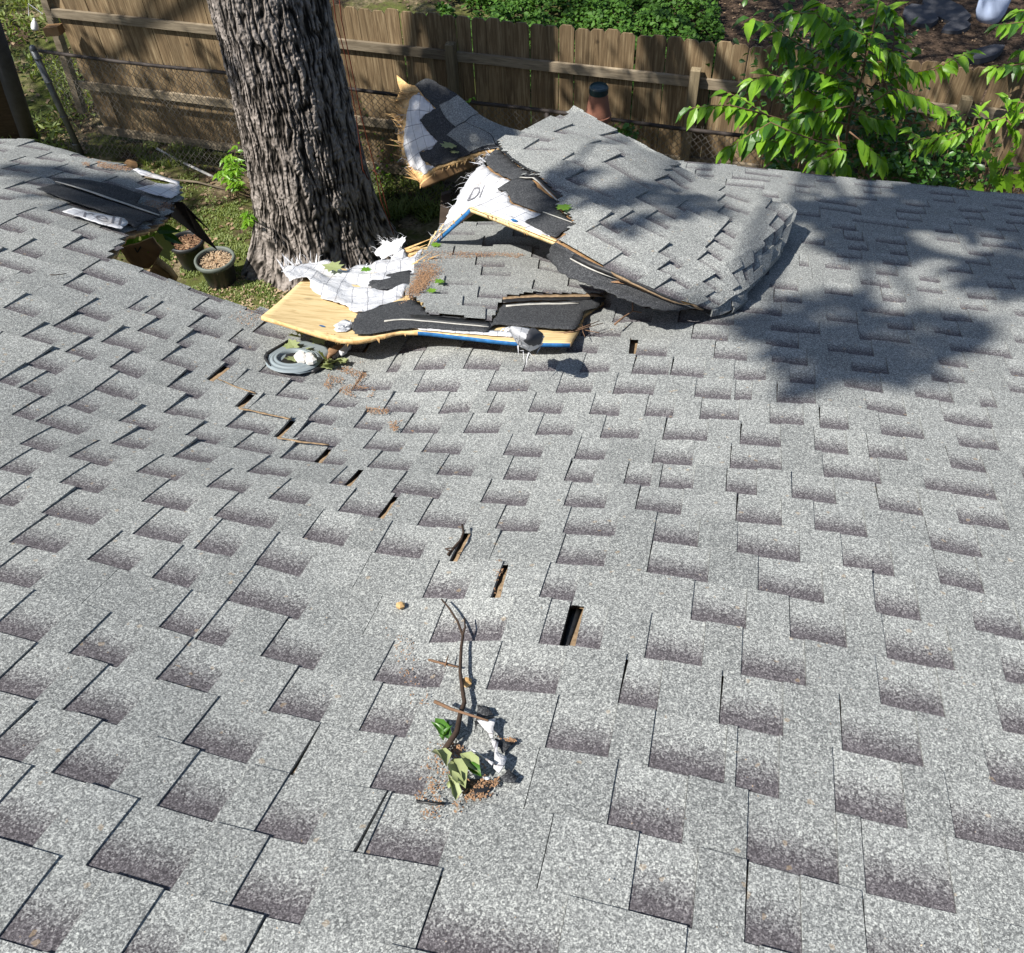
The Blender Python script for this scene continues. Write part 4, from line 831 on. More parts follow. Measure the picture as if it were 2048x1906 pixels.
#@@PART3
# ------------------------------------------------------------------ the oak
TX, TY = -1.80, 7.72
oak = thing('oak_tree', (TX, TY, 0), 'massive oak trunk with deeply furrowed grey bark rising beside the broken roof edge', 'tree')
nth, nz = 460, 560
zz = np.concatenate([np.linspace(-.05, 3.6, nz-30), np.linspace(3.7, 9.5, 30)]); th = np.linspace(0, 2*np.pi, nth, endpoint=False)
TH, Z = np.meshgrid(th, zz)
def rad_at(z): return np.interp(z, [-.1, 0, .12, .3, .55, .9, 1.4, 2.2, 3.4, 6, 9.6], [.79, .75, .69, .62, .56, .525, .495, .468, .448, .41, .33])
R0 = rad_at(Z)
lob = np.maximum(0, np.cos(5*TH+.9+.35*np.sin(Z*1.3)))**1.5*np.exp(-Z*1.5)*.26+.035*np.sin(3*TH+1.2+Z*.5)+.02*np.sin(7*TH+Z*1.1)*np.exp(-Z*.25)
def vnoise(x, y, seed, per=None):
    r = np.random.default_rng(seed); g_ = r.random((256, 256)); xi = np.floor(x).astype(int); yi = np.floor(y).astype(int); fx = x-xi; fy = y-yi; fx = fx*fx*(3-2*fx); fy = fy*fy*(3-2*fy)
    p_ = per or 256
    a = g_[xi % p_, yi % 256]; b = g_[(xi+1) % p_, yi % 256]; c_ = g_[xi % p_, (yi+1) % 256]; d = g_[(xi+1) % p_, (yi+1) % 256]
    return (a*(1-fx)+b*fx)*(1-fy)+(c_*(1-fx)+d*fx)*fy
wx = TH/(2*np.pi)
def ridged(nper, sy, seed, warp):
    x = wx*nper; y = Z*sy; wv = (vnoise(wx*24, Z*5, seed+5, 24)-.5)*warp+(vnoise(wx*60, Z*11, seed+6, 60)-.5)*warp*.5
    return 1-np.abs(2*vnoise(x+wv, y, seed, nper)-1)
r1 = ridged(104, 3.8, 1, 1.7); r2 = ridged(190, 9, 2, 2.2); r3 = vnoise(wx*200, Z*45, 9, 200); r4 = vnoise(wx*110, Z*17, 19, 110)
fis = np.clip(r1*.55+r2*.45, 0, 1); plate = 1-np.clip((fis-.52)/.38, 0, 1)**1.1
brk = np.clip((np.abs(2*r4-1)-.0)/.22, 0, 1)
rg = plate*(.72+.28*brk)*(.72+.28*r3)
RR = R0+lob*.6+(rg-.6)*.017+(r3-.5)*.005
X = TX+RR*np.cos(TH)+.02*np.sin(Z*.8); Y_ = TY+RR*np.sin(TH)
V_ = np.stack([X, Y_, Z], -1).reshape(-1, 3)
I_ = np.arange(len(zz)*nth).reshape(len(zz), nth); A1 = I_[:-1]; B1 = np.roll(I_, -1, 1)[:-1]; C1_ = np.roll(I_, -1, 1)[1:]; D1 = I_[1:]
fq = np.stack([A1, B1, C1_, D1], -1).reshape(-1, 4)
me = bpy.data.meshes.new('trunk'); me.vertices.add(len(V_)); me.vertices.foreach_set('co', V_.astype(np.float32).ravel()); me.loops.add(fq.size); me.loops.foreach_set('vertex_index', fq.astype(np.int32).ravel())
me.polygons.add(len(fq)); me.polygons.foreach_set('loop_start', np.arange(0, fq.size, 4, dtype=np.int32)); me.polygons.foreach_set('loop_total', np.full(len(fq), 4, np.int32)); me.polygons.foreach_set('use_smooth', np.ones(len(fq), bool))
me.update(calc_edges=True); at = me.attributes.new('ridge', 'FLOAT', 'POINT'); at.data.foreach_set('value', rg.astype(np.float32).ravel()); me.materials.append(M['bark']); me.validate()
link('trunk', me, oak)
def leaf_pts(l, w_, droop=.25, fold=.18):
    c = [np.array([x*l, 0, -droop*l*x*x]) for x in (0, .28, .62, 1)]; s = [.0, .5, .42, .0]
    v = [c[0], c[1], c[2], c[3]]
    for sg in (1, -1):
        for i in (1, 2): v.append(c[i]+np.array([0, sg*w_*s[i], w_*fold]))
    return np.array(v), [(0, 1, 4), (1, 2, 5, 4), (2, 3, 5), (0, 6, 1), (1, 6, 7, 2), (2, 7, 3)]
def scatter(name, m, pts, sizes, parent=None, up=.5, aspect=.5, seed=1, droop=.2, dirs=None, tri=False, **props):
    """Many small leaves joined in one mesh: pts (n,3), sizes (n)."""
    r = np.random.default_rng(seed); n = len(pts); pts = np.asarray(pts); sizes = np.asarray(sizes)
    lv, lf = leaf_pts(1, aspect, droop)
    if tri: lv = np.array([[0, 0, 0], [.5, .5*aspect, .05], [1, 0, -.1], [.5, -.5*aspect, .05]]); lf = [(0, 1, 2, 3)]
    az = r.uniform(0, 2*np.pi, n); tl = r.normal(0, 1-up, n); rl = r.normal(0, 1-up, n)
    X_ = np.stack([np.cos(az)*np.cos(tl), np.sin(az)*np.cos(tl), np.sin(tl)], -1)
    if dirs is not None: X_ = dirs/np.linalg.norm(dirs, axis=1)[:, None]
    side = np.cross(np.array([0, 0, 1.]), X_); side /= np.linalg.norm(side, axis=1)[:, None]+1e-9; upv = np.cross(X_, side)
    s2 = side*np.cos(rl)[:, None]+upv*np.sin(rl)[:, None]; u2 = np.cross(X_, s2)
    Mx = np.stack([X_, s2, u2], 1)*sizes[:, None, None]
    vs_ = (np.einsum('lk,nkc->nlc', lv, Mx)+pts[:, None]).reshape(-1, 3); k = len(lv)
    me = bpy.data.meshes.new(name); me.vertices.add(len(vs_)); me.vertices.foreach_set('co', vs_.astype(np.float32).ravel())
    ll = np.concatenate([np.array(f) for f in lf]); tot = np.array([len(f) for f in lf]); idx = (ll[None]+np.arange(n)[:, None]*k).ravel()
    me.loops.add(len(idx)); me.loops.foreach_set('vertex_index', idx.astype(np.int32)); st = np.concatenate([[0], np.cumsum(np.tile(tot, n))[:-1]])
    me.polygons.add(n*len(lf)); me.polygons.foreach_set('loop_start', st.astype(np.int32)); me.polygons.foreach_set('loop_total', np.tile(tot, n).astype(np.int32))
    me.update(calc_edges=True); me.materials.append(m); return link(name, me, parent, **props)
# crown of the oak above the frame; its foliage masses shade the roof and the yard
def mask_pts(targets, seed):
    r = np.random.default_rng(seed); out = []
    for (T, d, rx, n) in targets:
        c_ = np.asarray(T)-L*d; e1 = np.cross(L, [0, 0, 1]); e1 /= np.linalg.norm(e1); e2 = np.cross(L, e1)
        q = r.normal(0, .5, (n, 3)); q = q[np.linalg.norm(q, axis=1) < 1.15]
        out.append(c_+q[:, :1]*e1*rx+q[:, 1:2]*e2*rx+q[:, 2:3]*L*min(rx, .7))
    return out
TG = []
for x, y, rx, n in ((1640, 425, .16, 130), (1700, 440, .16, 150), (1760, 455, .17, 170), (1820, 420, .18, 180), (1880, 440, .2, 220), (1950, 430, .2, 220), (2030, 440, .22, 240), (1700, 490, .14, 110), (1780, 505, .13, 110), (1990, 545, .16, 140), (2060, 560, .2, 170), (1870, 385, .18, 130), (1960, 390, .18, 150), (2040, 395, .18, 150), (2120, 480, .3, 240), (2120, 400, .3, 240),
                 (1560, 655, .11, 60), (1630, 690, .15, 100), (1720, 660, .12, 70), (1800, 740, .11, 50), (1640, 750, .09, 36), (1520, 640, .08, 30), (1700, 605, .08, 30), (1870, 690, .10, 40), (1850, 640, .08, 22), (1950, 660, .1, 30), (1600, 610, .08, 28), (1740, 725, .1, 46),
                 (1210, 440, .10, 40), (1290, 470, .12, 55), (1370, 455, .12, 50), (1440, 480, .10, 36), (1330, 520, .09, 28), (1180, 470, .08, 22)):
    TG.append((P(x, y, 0), 9.0, rx*1.1, int(n*1.5)))
for x, y, rx, n in ((150, 375, .12, 70), (230, 390, .14, 100), (300, 395, .15, 110), (360, 410, .15, 100), (260, 420, .13, 90), (330, 440, .14, 100)): TG.append((P(x, y, -.05), 9.5, rx, n))
for a, b, rx, n in ((.2, .55, .22, 150), (.45, .5, .22, 150), (.65, .45, .2, 130), (.4, .8, .18, 90), (.6, .75, .18, 90), (.85, .6, .16, 80), (.3, .25, .15, 90), (.15, .8, .12, 50)): TG.append((gC.raw(np.array([a*gC.La]), np.array([b*gC.Lb]))[0], 6.2, rx, n))
for x, y, rx, n in ((60, 250, .6, 330), (180, 300, .5, 240), (250, 330, .35, 130), (350, 420, .35, 130), (90, 130, .55, 240), (20, 60, .5, 200), (400, 345, .3, 90), (200, 240, .5, 200), (860, 440, .2, 60)): TG.append((G(x, y), 8.5, rx, n))
for s, z, rx, n in ((-2.4, 1.1, .3, 120), (-1.4, 1.2, .25, 100), (.1, 1.1, .4, 200), (-3.5, .3, .35, 150), (-7.5, .2, .5, 260), (-6.6, .25, .5, 260), (-5.7, .2, .4, 160), (-6.9, 1.35, .14, 40), (-5.9, 1.0, .18, 50), (-7.4, .9, .25, 80), (-5.2, .6, .3, 110), (-4.0, .5, .35, 130), (-3.6, 1.1, .18, 50), (-2.8, .6, .45, 200), (-2.0, .35, .45, 230), (-1.2, .7, .4, 200), (-.6, .3, .5, 260), (.3, .7, .55, 320), (1.2, 1.0, .6, 360), (2.2, 1.0, .7, 400), (-1.9, 1.35, .18, 50), (-1.0, 1.45, .2, 60), (-.1, 1.5, .25, 90), (-3.1, 1.5, .12, 25)):
    TG.append((FP(s, z, 8.05), 7.5, rx, n))
for x, y, rx, n in ((1600, 60, .8, 900), (1750, 120, .8, 900), (1900, 60, .8, 900), (2020, 150, .8, 800), (1820, 0, .8, 600), (80, 200, .5, 300), (1500, 130, .5, 160), (1700, 0, .9, 500), (1900, -60, 1.0, 500), (2080, 20, .9, 500), (1250, 60, .25, 60), (1000, 20, .3, 90), (900, 60, .3, 130), (760, 30, .4, 180), (1180, 80, .3, 110), (1330, 60, .25, 90), (680, 20, .3, 110), (1120, 10, .3, 80), (1380, 95, .3, 70)):
    TG.append((G(x, y), 9.5, rx, n))
cl = mask_pts(TG, 5); cp = np.vstack(cl)
scatter('crown', M['oakleaf'], cp, rng.uniform(.07, .13, len(cp)), oak, up=.35, aspect=.62, seed=3, kind='stuff')
limb = MB()
tops = [c.mean(0) for c in cl]; r = random.Random(9)
for i, c_ in enumerate(tops[::3]):
    s0 = np.array([TX, TY, 6.2+r.uniform(0, 2.8)]); m_ = (s0+c_)/2+np.array([r.uniform(-.4, .4), r.uniform(-.4, .4), .6]); limb.tube([s0, m_, c_], [.09, .05, .015], 7)
limb.build('limb', M['bark'], oak, smooth=True)

# ------------------------------------------------------------------ board fence
def gzp(s, d): p = FP(s, 0, d); return gz(p[0], p[1])
fence = thing('board_fence', FP(-3, 0), 'long weathered board fence with dog-eared pickets running behind the trunk', 'fence')
def picket_mesh(seed):
    r = random.Random(seed); wd, h_, t_ = .0709, 1.78, .008; c_ = .028; e = r.uniform(-.004, .004)
    o_ = [(-wd, 0), (wd, 0), (wd, h_-c_+e), (wd-c_, h_), (-wd+c_, h_+e*.5), (-wd, h_-c_)]
    vs_ = [(x, -t_, z) for x, z in o_]+[(x, t_, z) for x, z in o_]; n = 6
    return meshdata('picket', vs_, [tuple(range(n)), tuple(range(2*n-1, n-1, -1))]+[(i, i+n, (i+1) % n+n, (i+1) % n) for i in range(n)], M['fence'], smooth=False)
pks = [picket_mesh(i) for i in range(5)]
s_ = -7.62; i = 0
while s_ < 3.6:
    o = link('picket', pks[i % 5], fence); p = FP(s_, .045+random.uniform(-.012, .012), 8.128)
    o.matrix_parent_inverse = Matrix.Translation(fence.location).inverted()
    o.matrix_basis = Matrix.Translation(p) @ Matrix.Rotation(AF+random.uniform(-.012, .012), 4, 'Z') @ Matrix.Rotation(random.uniform(-.006, .006), 4, 'Y') @ Matrix.Diagonal((random.uniform(.985, 1.0), 1, 1+random.uniform(-.006, .006), 1))
    s_ += .1435; i += 1
posts = [-7.80, -5.45, -3.15, -.80, 1.50, 3.5]
for j, s in enumerate(posts):
    mb = MB(); c_ = FP(s, .80, 8.045); mb.box(c_, FD*.044, FN*.044, np.array([0, 0, .80])); mb.add([c_+FD*a*.044+FN*b*.044+[0, 0, .80] for a, b in ((-1, -1), (1, -1), (1, 1), (-1, 1))]+[c_+[0, 0, .812]], [(0, 1, 4), (1, 2, 4), (2, 3, 4), (3, 0, 4)])
    if j: mb.build('post', M['post'], fence)
for a, b in zip(posts[:-1], posts[1:]):
    for z in (1.455, .66, .115):
        c_ = FP((a+b)/2, z+random.uniform(-.01, .01), 8.098); MB().box(c_, FD*((b-a)/2-.046), FN*.0185, np.array([random.uniform(-.003, .003), 0, .044])).build('rail', M['rail'], fence)
# leaning end post with bracket and a hanging white thing
ep = thing('end_post', FP(-7.85, 0, 8.0), 'weathered wooden end post at the left end of the board fence', 'post')
pa, pb = Y(98, 8, 10.15)+[0, 0, .15], G(158, 200, .35); MB().box((pa+pb)/2, (pa-pb)/2*1.25, FD*.042, FN*.042).build('timber', M['rail'], ep)
mb = MB(); c_ = Y(108, 60, 10.0); mb.box(c_, FD*.07+FN*.03, FN*.05, np.array([0, 0, .045])); mb.build('block', M['oldply'], ep)
wj = thing('hanging_jug', Y(68, 50, 10.1), 'small white plastic jug hanging left of the wooden end post', 'jug')
c_ = Y(66, 50, 10.1); MB().lathe(c_-[0, 0, .05], [(.0, 0), (.035, 0), (.04, .02), (.036, .06), (.022, .085), (.013, .10), (.013, .115), (0, .115)], 9, axis=(.3, .2, 1)).build('body', M['white'], wj, smooth=True); MB().tube([c_+[0, 0, .1], c_+[.05, 0, .22], Y(86, 28, 10.1)], .005, 6).build('string', M['white'], wj)

# ------------------------------------------------------------------ chain link fence
clf = thing('chain_link_fence', FP(-4, 0, 7.72), 'rusty waist-high chain link fence close in front of the board fence', 'fence')
CD = 7.72; CH = 1.21
MB().tube([FP(s, CH+.01*math.sin(s*2.1), CD) for s in np.linspace(-7.75, 3.5, 24)], .019, 8).build('top_rail', M['railrust'], clf, smooth=True)
for s in (-4.95, -2.1, .75, 3.4): MB().tube([FP(s, 0, CD), FP(s, CH, CD)], .024, 10).build('post', M['railrust'], clf, smooth=True)
endp = MB(); endp.tube([FP(-7.80, 0, CD), FP(-7.82, 1.22, CD)], .036, 14); endp.lathe(FP(-7.82, 1.22, CD), [(.038, 0), (.038, .015), (.03, .035), (.012, .048), (0, .05)], 14); endp.build('end_post', M['galv'], clf, smooth=True)
for z in (1.12, .86, .46, .12): MB().lathe(FP(-7.81, z, CD), [(.040, 0), (.043, .003), (.043, .019), (.040, .022)], 14).build('band', M['galv'], clf, smooth=True)
wires = MB(); ps = .068
def zig(s0, s1, seg0):
    n_ = int((s1-s0)/ps)
    for k in range(n_):
        for sgn in (1, -1):
            pts = []; m_ = int(CH/(ps*.5))
            x0 = s0+k*ps
            for j in range(m_+1):
                off = (ps/2) if (j % 2) else 0
                pts.append(FP(x0+(off if sgn > 0 else ps-off)+.004*math.sin(j*1.7+k), CH-.0-j*ps*.5, CD+.006*sgn))
            for a, b in zip(pts[:-1], pts[1:]):
                d = b-a; sd_ = np.cross(d, FN); sd_ = sd_/np.linalg.norm(sd_)*.0026; t_ = FN*.0026
                wires.add([a-sd_-t_, a+sd_-t_, a+t_, b-sd_-t_, b+sd_-t_, b+t_], [(0, 1, 4, 3), (1, 2, 5, 4), (2, 0, 3, 5)])
zig(-7.75, 2.6, 0)
wires.build('wire_mesh', M['wire'], clf, kind='stuff')
knu = MB()
for k in range(int(10.3/ps)):
    s = -7.75+k*ps
    for sg in (-1, 1): knu.tube([FP(s+ps*.5, CH-.01, CD), FP(s+ps*.5+sg*.012, CH+.04, CD)], .002, 4)
knu.build('wire_ends', M['wire'], clf, kind='stuff')

# gate post and brown panel at the far left
gp = thing('gate_post', G(70, 268)*[1, 1, 0], 'thick grey leaning metal post at the far left edge of the photo', 'post')
pa, pb = Y(-14, 62, 9.0), G(62, 285, .0); MB().tube([pb, (pa+pb)/2, pa+(pa-pb)*.4], .095, 18).build('pipe', M['slate'], gp, smooth=True)
pn = thing('brown_panel', G(20, 275)*[1, 1, 0], 'dark brown board panel left of the grey leaning post', 'gate')
for j in range(3):
    x_ = 38-26*j; pa, pb = Y(x_-62, 115, 9.1), G(x_, 285, .0); ax = (pa-pb)/2*1.2; MB().box((pa+pb)/2, ax, np.array([.075, .01, 0]), np.array([0, .012, 0])).build('board', M['darkwood'], pn)

# ------------------------------------------------------------------ pots, sticks and other things in the yard
tp = FP(-1.62, 1.24, 7.72); cc = Y(1195, 238, 7.36)
r_ = .118
t_pot = thing('terracotta_pot', cc, 'upside-down terracotta flower pot perched on the chain link fence', 'flower pot')
MB().lathe(cc, [(r_*.93, 0), (r_, .0), (r_, .045), (r_*.93, .05), (r_*.93, .055), (r_*.64, .235), (r_*.58, .235), (r_*.55, .22)], 40).build('body', M['terra'], t_pot, smooth=False)
g_pot = thing('green_pot', cc+[0, 0, .222], 'dark green plastic pot base capping the upside-down terracotta pot', 'flower pot')
MB().lathe(cc+[0, 0, .2365], [(r_*.60, .0), (r_*.70, 0), (r_*.70, .05), (r_*.62, .062), (r_*.60, .05), (r_*.25, .048), (0, .05)], 36).build('body', M['dkgreen'], g_pot, smooth=False)
def planter(px, rr, hh, label, rim, fill, seed):
    c_ = G(px[0], px[1], hh); b = c_*[1, 1, 0]; t = thing('plant_pot', b, label, 'plant pot')
    MB().lathe(b, [(rr*.72, .0), (rr*.92, hh*.85), (rr, hh*.86), (rr*1.02, hh), (rr*.93, hh), (rr*.88, hh*.8), (rr*.80, hh*.6)], 40).build('body', M['blackpot'], t, smooth=True)
    MB().lathe(b+[0, 0, hh], [(rr*1.03, -.035), (rr*1.06, -.03), (rr*1.06, .004), (rr*1.0, .010), (rr*.92, .004), (rr*.91, -.03)], 40).build('rim', M[rim], t, smooth=True)
    rr2 = np.random.default_rng(seed); n_ = 30; v = [(b[0], b[1], hh-.03)]; f = []
    for ri in range(1, 7):
        for j in range(n_): a_ = 2*math.pi*j/n_; q = rr*.90*ri/6; v.append((b[0]+q*math.cos(a_), b[1]+q*math.sin(a_), hh-.05+.025*noise.noise(Vector((q*30*math.cos(a_), q*30*math.sin(a_), seed)))))
    f = [(0, 1+j, 1+(j+1) % n_) for j in range(n_)]+[(1+(ri-1)*n_+j, 1+ri*n_+j, 1+ri*n_+(j+1) % n_, 1+(ri-1)*n_+(j+1) % n_) for ri in range(1, 6) for j in range(n_)]
    obj('soil', v, f, M['chips'], t)
    k = 700; a_ = rr2.uniform(0, 6.28, k); q = rr*.88*np.sqrt(rr2.random(k)); pts = np.stack([b[0]+q*np.cos(a_), b[1]+q*np.sin(a_), hh-.045+rr2.random(k)*.02], -1)
    scatter('wood_chips', M[fill], pts, rr2.uniform(.014, .04, k), t, up=.75, aspect=.35, seed=seed, tri=True, kind='stuff')
    return t
planter((372, 482), .165, .30, 'black round plant pot filled with brown mulch, further from the trunk', 'blackpot', 'mulchB', 3)
planter((429, 517), .185, .30, 'grey-rimmed round plant pot filled with pale wood chips, nearer the trunk', 'greyrim', 'mulchA', 4)
st = thing('white_pipe', G(372, 327), 'thin white pipe lying slantwise on the shaded ground left of the trunk', 'pipe')
MB().tube([G(314, 297, .05), G(350, 317, .04), G(433, 357, .03)], .016, 10).build('pipe', M['pipe'], st, smooth=True); MB().lathe(G(433, 357, .03), [(.0, 0), (.019, .0), (.019, .03), (0, .03)], 10, axis=(1, -.8, 0)).build('cap', M['blackpot'], st)
st = thing('fallen_branch', G(400, 365), 'pale fallen branch lying on the ground beyond the lifted roof corner', 'branch')
MB().tube([G(275, 352, .05), G(330, 358, .07), G(395, 364, .05), G(455, 380, .03)], [.012, .013, .012, .008], 8).build('branch', M['rail'], st, smooth=True)
st = thing('ground_disc', G(262, 330), 'small flat brown disc lying on the ground near the left roof corner', 'disc')
MB().lathe(G(262, 331, .03), [(0, 0), (.07, 0), (.072, .012), (0, .014)], 18, axis=(.3, -.5, .8)).build('disc', M['oldply'], st)
rp = thing('red_rope', Y(668, 0, 7.0), 'thin rust-red rope hanging in strands beside the right of the trunk', 'rope')
for pts in (((676, -30), (683, 40), (700, 120), (722, 230), (748, 330), (762, 400), (788, 470)), ((662, -30), (672, 40), (690, 110), (712, 230), (726, 340), (738, 360)), ((746, 340), (757, 350), (770, 400), (780, 435))):
    MB().tube([Y(x, y, 6.62+.0003*y) for x, y in pts], .0042, 6).build('strand', M['rope'], rp, smooth=True)
bw = thing('white_tub', G(1968, 50)*[1, 1, 0], 'pale blue-white plastic tub with a cream rim standing beyond the fence', 'tub')
b = G(1974, 42, .35); rr = .19; MB().lathe(b, [(0, 0), (rr*.7, 0), (rr*.9, .12), (rr, .42), (rr*.93, .43), (rr*.9, .2)], 36).build('body', M['bluewhite'], bw, smooth=True); MB().lathe(b+[0, 0, .42], [(rr*1.0, -.02), (rr*1.06, -.01), (rr*1.06, .02), (rr*.95, .02), (rr*.93, -.02)], 36).build('rim', M['pipe'], bw, smooth=True)
MB().lathe(b+[0, 0, .3], [(0, 0.02), (rr*.93, 0)], 30).build('soil', M['blackpot'], bw)
def slab_at(x, y, a, wx_, wy_, label):
    c_ = G(x, y, .35); z = .35; t = thing('slate_slab', [c_[0], c_[1], z], label, 'slab', None); r = random.Random(int(x)); n_ = 9
    o_ = [(math.cos(2*math.pi*i/n_)*wx_*r.uniform(.8, 1.1), math.sin(2*math.pi*i/n_)*wy_*r.uniform(.8, 1.1)) for i in range(n_)]; ca, sa = math.cos(a), math.sin(a)
    v = [(c_[0]+p*ca-q*sa, c_[1]+p*sa+q*ca, z+h_+.1*p) for h_ in (0, .07) for p, q in o_]
    obj('stone', v, [tuple(range(n_))[::-1], tuple(range(n_, 2*n_))]+[(i, (i+1) % n_, (i+1) % n_+n_, i+n_) for i in range(n_)], M['slate'], t, smooth=False)
slab_at(1890, 30, .2, .22, .45, 'upright dark slab left of the pale plastic tub'); slab_at(1910, 62, .5, .20, .14, 'broken dark slab in the shade just below the pale tub')
slab_at(1835, 40, .1, .2, .3, 'wide dark slab half hidden behind the leafy branch tips'); slab_at(1965, 115, .3, .28, .12, 'flat ribbed dark slab beyond the fence at the upper right')

# ------------------------------------------------------------------ ground cover, litter, grass
def gpts(n, x0, x1, y0, y1, seed):
    r = np.random.default_rng(seed); x = r.uniform(x0, x1, n); y = r.uniform(y0, y1, n); return x, y
def drop(x, y, h=0.0): return np.array([(a, b, gz(a, b)+h) for a, b in zip(x, y)])
def pxof(p):
    q = p-CAM; wv = q@FWD; return 1024+F_PX*(q@RT)/wv, 953-F_PX*(q@UP)/wv
r = np.random.default_rng(21)
# ivy beyond the fence
s_ = r.uniform(-4.6, 1.4, 60000); d_ = 8.3+r.uniform(0, 5.0, 60000); x = FD[0]*s_+FN[0]*d_; y = FD[1]*s_+FN[1]*d_
p = drop(x, y); X, Yp = pxof(p); ns = np.array([noise.noise(Vector((a*1.1, b*1.1, 4))) for a, b in zip(x, y)]); ns2 = np.array([noise.noise(Vector((a*4, b*4, 9))) for a, b in zip(x, y)])
edge = 1440-60*ns; keep = (X < edge) & (X > 560) & ((Yp < 20+.08*(X-650)+40+60) | (X < 3000)) & (ns2+ns*.8 > -.28)
p = p[keep]; hh = (.05+.22*np.clip(.5+ns2[keep]*1.1+ns[keep]*.8, 0, 1))*r.random(len(p))**.5; p[:, 2] += hh
scatter('ivy', M['ivy'], p, r.uniform(.035, .075, len(p)), None, up=.55, aspect=.8, seed=31, droop=.1, kind='stuff', label='dense green ivy ground cover beyond the board fence', category='ground cover')
# greenery behind the far left corner
s_ = r.uniform(-11, -7.9, 9000); d_ = 7.6+r.uniform(0, 5.0, 9000); x = FD[0]*s_+FN[0]*d_; y = FD[1]*s_+FN[1]*d_; p = drop(x, y); ns = np.array([noise.noise(Vector((a*1.6, b*1.6, 2))) for a, b in zip(x, y)]); k = ns > -.02; p = p[k]; p[:, 2] += r.random(len(p))*.22
scatter('weeds', M['grass'], p, r.uniform(.05, .13, len(p)), None, up=.2, aspect=.3, seed=33, kind='stuff', label='patches of bright weeds and grass beyond the fence end at upper left', category='weeds')
# leaf litter everywhere on the ground
x, y = gpts(15000, -7, 6, 5.6, 13, 41); p = drop(x, y, .008); ns = np.array([noise.noise(Vector((a*.9, b*.9, 7))) for a, b in zip(x, y)]); X, Yp = pxof(p)
dens = np.where(X > 1400, .55, np.where(X < 480, .42, .18)); k = (r.random(len(p)) < dens+ns*.5); p = p[k]; p[:, 2] += r.random(len(p))*.02
far = pxof(p)[0] > 1400; scatter('leaf_litter', M['deadleaf'], p, r.uniform(.03, .07, len(p))*np.where(far, .6, 1), None, up=.72, aspect=.55, seed=42, droop=.1, kind='stuff', label='dry brown leaves scattered over the yard soil', category='leaf litter')
def blades(name, pxpoly, n, h_, seed, label, m='grass', wd=.006, z=0):
    g_ = [G(a, b)[:2] for a, b in pxpoly]; xs_ = [q[0] for q in g_]; ys_ = [q[1] for q in g_]; r = np.random.default_rng(seed)
    x = r.uniform(min(xs_), max(xs_), n*3); y = r.uniform(min(ys_), max(ys_), n*3); k = inpoly(x, y, g_); x, y = x[k][:n], y[k][:n]
    cl_ = np.array([noise.noise(Vector((a*5, b*5, seed))) for a, b in zip(x, y)]); k = cl_ > -.18; x, y, cl_ = x[k], y[k], cl_[k]; p = drop(x, y, z); n_ = len(p)
    az = r.uniform(0, 6.28, n_); ln = h_*r.uniform(.4, 1.2, n_)*(.7+cl_*.8); le = r.uniform(.2, 1.0, n_); d = np.stack([np.cos(az)*le, np.sin(az)*le, np.ones(n_)], -1); d /= np.linalg.norm(d, axis=1)[:, None]
    sd_ = np.stack([-np.sin(az), np.cos(az), 0*az], -1)*wd
    v = np.stack([p-sd_, p+sd_, p+d*ln[:, None]*.6+sd_*.7, p+d*ln[:, None]*.6-sd_*.7, p+d*ln[:, None]+np.stack([np.cos(az), np.sin(az), -.5+0*az], -1)*ln[:, None]*.25], 1).reshape(-1, 3)
    f = [q for i in range(n_) for q in ((5*i, 5*i+1, 5*i+2, 5*i+3), (5*i+3, 5*i+2, 5*i+4))]
    obj(name, v, f, M[m], None, kind='stuff', label=label, category='grass')
blades('lawn', [(300, 440), (505, 400), (560, 640), (500, 640), (420, 600), (330, 560)], 13000, .045, 51, 'short yellow-green lawn around the two plant pots')
blades('grass', [(700, 330), (760, 300), (880, 340), (900, 420), (850, 450), (770, 440), (720, 400)], 3000, .2, 52, 'tufts of long bright grass right of the trunk base', wd=.007)
blades('grass', [(260, 300), (330, 280), (420, 300), (400, 330), (300, 345)], 1200, .14, 53, 'grass tuft growing at the foot of the fence left of the trunk')
blades('moss', [(270, 320), (330, 300), (480, 420), (470, 470), (360, 440), (270, 380)], 2200, .03, 54, 'mossy patches in the shade left of the trunk', wd=.008)
# wood chips at the foot of the trunk
x, y = gpts(900, -2.9, -1.9, 6.7, 7.4, 61); scatter('wood_chips', M['mulchA'], drop(x, y, .01), rng.uniform(.02, .05, 900), None, up=.7, aspect=.4, seed=62, tri=True, kind='stuff', label='pale wood chips scattered at the foot of the trunk', category='wood chips')

